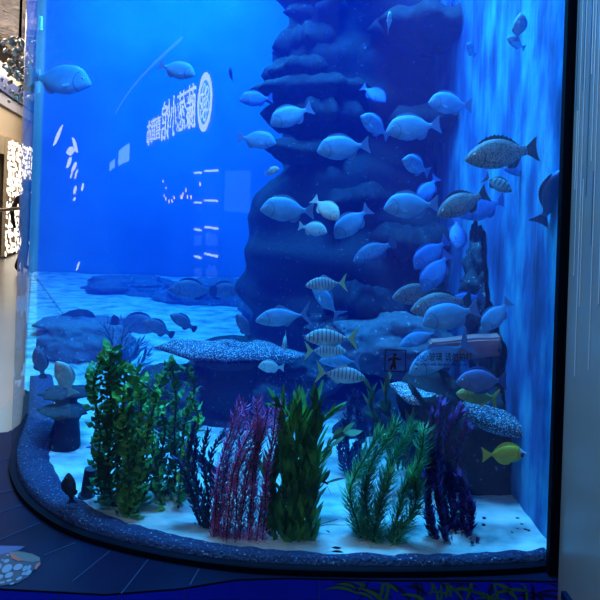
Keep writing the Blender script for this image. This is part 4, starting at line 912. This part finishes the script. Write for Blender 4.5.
SCHOOL = [
    ('pale', 389, 22, 26, 100, 'small pale green fish facing the viewer alone near the top', 2.6, 62, 0),
    ('bream', 471, 50, 22, 150, 'small silver blue fish near the top beside the painted wall', 2.5, 45, 0),
    ('bream', 519, 27, 28, 85, 'upright pale blue fish at the top right against the painted wall', 2.15, 10, 1),
    ('bream', 516, 43, 24, 160, 'small blue fish just under the upright fish at the top right', 2.2, 20, 0),
    ('bream', 450, 104, 47, 180, 'plump silver blue bream nearest the painted wall above the big spotted fish', 2.4, 12, 0),
    ('bream', 413, 128, 56, 190, 'long silver blue bream in the upper shoal, its snout well right of the glass emblem', 2.35, 5, 0),
    ('bream', 375, 126, 38, 150, 'small silver blue bream touching the snout of the long one in the upper shoal', 2.55, 22, 0),
    ('bream', 343, 148, 54, 190, 'silver blue bream below and left of the touching pair in the upper shoal', 2.35, 8, 0),
    ('bream', 291, 116, 46, 205, 'silver blue bream swimming down left with its tail raised at upper left of the shoal', 2.5, 8, 0),
    ('blue', 256, 99, 34, 188, 'dusky blue fish left of the bream with raised tail', 2.8, 15, 0),
    ('bream', 257, 140, 40, -8, 'silver fish facing right at the left end of the upper shoal', 2.7, 10, 0),
    ('blue', 374, 94, 30, -35, 'faint blue fish half hidden by haze above the touching pair', 3.3, 20, 0),
    ('dim', 231, 74, 22, 95, 'small distant fish seen head on with fins spread above the mirrored emblem', 3.6, 68, 0),
    ('bream', 177, 70, 40, -15, 'pinkish pale fish facing right at upper left above the mirrored sign', 2.7, 10, 0),
    ('bream', 60, 80, 66, -5, 'faint long fish facing right high at the left edge of the tank', 3.2, 5, 0),
    ('pale', 272, 171, 16, 20, 'tiny bright green fish below the left end of the shoal', 2.6, 10, 0),
    ('bream', 287, 210, 54, 180, 'silver blue bream facing left in the middle left of the shoal', 2.35, 8, 0),
    ('pale', 326, 209, 36, -38, 'greyish pale fish pointing down right in the centre of the shoal', 2.3, 25, 0),
    ('bream', 352, 223, 46, 222, 'slender blue bream diving down left with tail up in the centre', 2.4, 5, 0),
    ('bream', 411, 206, 56, 186, 'silver blue bream facing left in the middle of the right shoal', 2.3, 5, 0),
    ('bream', 416, 166, 38, 160, 'round silver blue bream above the middle right shoal', 2.45, 30, 0),
    ('blue', 428, 190, 34, 235, 'blue bream half hidden above the tail of a silver bream', 2.6, 15, 0),
    ('pale', 313, 229, 30, -10, 'yellow-green fish tucked under the greyish pale fish', 2.6, 15, 0),
    ('dim', 374, 252, 48, 205, 'dark speckled fish in the haze at the centre of the tank', 3.0, 10, 0),
    ('dim', 328, 262, 56, 180, 'faint long dusky fish left of the dark speckled one', 3.3, 5, 0),
    ('spot', 501, 154, 76, 190, 'big spotted grey fish facing left by the painted wall', 2.05, 5, 0),
    ('blue', 522, 167, 42, 188, 'blue fish just behind the big spotted grey one', 2.25, 15, 0),
    ('serg', 498, 184, 30, -30, 'small striped dark fish under the big spotted grey fish', 2.15, 20, 0),
    ('spot', 462, 204, 58, 205, 'speckled grey fish facing left below the striped dark fish', 2.2, 8, 0),
    ('blue', 482, 208, 52, 200, 'deep blue fish overlapping the speckled grey fish from behind', 2.4, 10, 0),
    ('blue', 457, 234, 36, -92, 'deep blue fish hanging nose down above the sparkling rock', 2.4, 25, 1),
    ('blue', 431, 254, 46, 220, 'upper of two overlapping blue fish left of the sparkling rock', 2.45, 10, 0),
    ('blue', 436, 272, 48, 235, 'lower of two overlapping blue fish left of the sparkling rock', 2.3, 12, 0),
    ('spot', 418, 294, 54, 188, 'grey fish at the back of the tight trio over the sticker', 2.35, 5, 0),
    ('spot', 441, 305, 64, 190, 'speckled grey fish in the middle of the tight trio over the sticker', 2.2, 5, 0),
    ('bream', 450, 316, 60, 196, 'pale grey fish lowest of the tight trio over the sticker', 2.15, 5, 0),
    ('bream', 496, 316, 42, 228, 'blue bream diving down left close to the painted wall', 2.2, 8, 0),
    ('blue', 466, 300, 34, 200, 'blue fish with raised tail behind the tight trio', 2.5, 5, 0),
    ('jack', 326, 284, 42, 185, 'pale banded trevally above the bright striped one', 2.3, 5, 0),
    ('bjack', 326, 301, 44, 132, 'dim blue trevally slanting up left under the pale banded trevally', 2.5, 5, 0),
    ('bjack', 283, 317, 56, 188, 'blue trevally with forked tail above the round boulder area, facing left', 2.35, 5, 0),
    ('pale', 285, 342, 28, -94, 'thin pale fish seen edge on, hanging below the blue trevally', 2.4, 72, 0),
    ('dim', 244, 326, 30, 120, 'dusky small fish slanting up left beside the blue trevally', 2.9, 10, 0),
    ('jack', 331, 338, 54, 180, 'bright striped trevally facing left in the centre', 2.2, 4, 0),
    ('jack', 326, 351, 42, 2, 'pale trevally partly hidden under the bright striped one, yellow tail at left', 2.32, 5, 0),
    ('bjack', 340, 361, 42, 178, 'dim trevally just above the lowest banded trevally', 2.5, 5, 0),
    ('jack', 341, 375, 50, -4, 'banded trevally facing right, lowest of the trevally group', 2.2, 4, 0),
    ('pale', 271, 367, 26, 178, 'small pale fish beside the right end of the big table coral', 2.7, 5, 0),
    ('bjack', 440, 357, 72, 207, 'large pale blue trevally behind the sticker text', 2.15, 5, 0),
    ('bjack', 420, 338, 44, 200, 'dim blue trevally above the warning sticker', 2.7, 5, 0),
    ('tang', 481, 381, 52, 182, 'oval blue surgeonfish right of the sticker', 2.0, 5, 0),
    ('olive', 477, 396, 44, 172, 'yellow-green fish under the oval blue surgeonfish', 2.08, 5, 0),
    ('fox', 506, 454, 46, 6, 'bright yellow fish with blue and white face under the sloping coral', 2.0, 5, 0),
    ('pale', 65, 378, 40, 110, 'grey-white fish nose up beside the ragged coral at left', 2.35, 15, 1),
    ('dim', 40, 363, 36, 95, 'faint fish nose up near the left glass corner', 3.0, 20, 1),
    ('dark', 70, 488, 34, 95, 'dark blue fish nose up beside the standing pipe', 1.98, 10, -1),
    ('dim', 183, 322, 30, 150, 'dark small fish over the far sand left of the table coral', 3.3, 5, 0),
    ('dim', 158, 328, 34, 155, 'dark small fish at the far left sand, nearest the hazy fern', 3.4, 5, 0),
    ('dim', 192, 290, 48, 178, 'faint blue fish in the distance above the far sand', 3.9, 5, 0),
    ('dim', 222, 291, 40, 5, 'faint blue fish in the distance, right of its twin above far sand', 4.0, 5, 0),
    ('dim', 136, 324, 50, -5, 'ghostly long fish over the far sand at left', 4.2, 5, 0),
    ('blue', 557, 196, 70, 70, 'dark blue fish cut by the black frame at the right edge', 1.93, 30, -1),
    ('bream', 416, 540, 36, -48, 'purple-grey fish nosing down on the sand between the plants', 2.05, 10, 0),
    ('fox', 440, 563, 32, 4, 'yellow fish with blue face low on the sand at the glass', 1.92, 5, 0),
    ('zeb', 526, 561, 50, 2, 'striped dark fish resting on the sand in the right corner', 1.9, 5, 0),
    ('serg', 517, 513, 26, -84, 'slim striped butterfly-like fish pointing down by the right wall', 2.15, 55, 0),
]
for kd, x, y, ln, an, lab, Y, yw, ux in SCHOOL: fish(kd, x, y, ln, an, lab, Y, yw, ux)
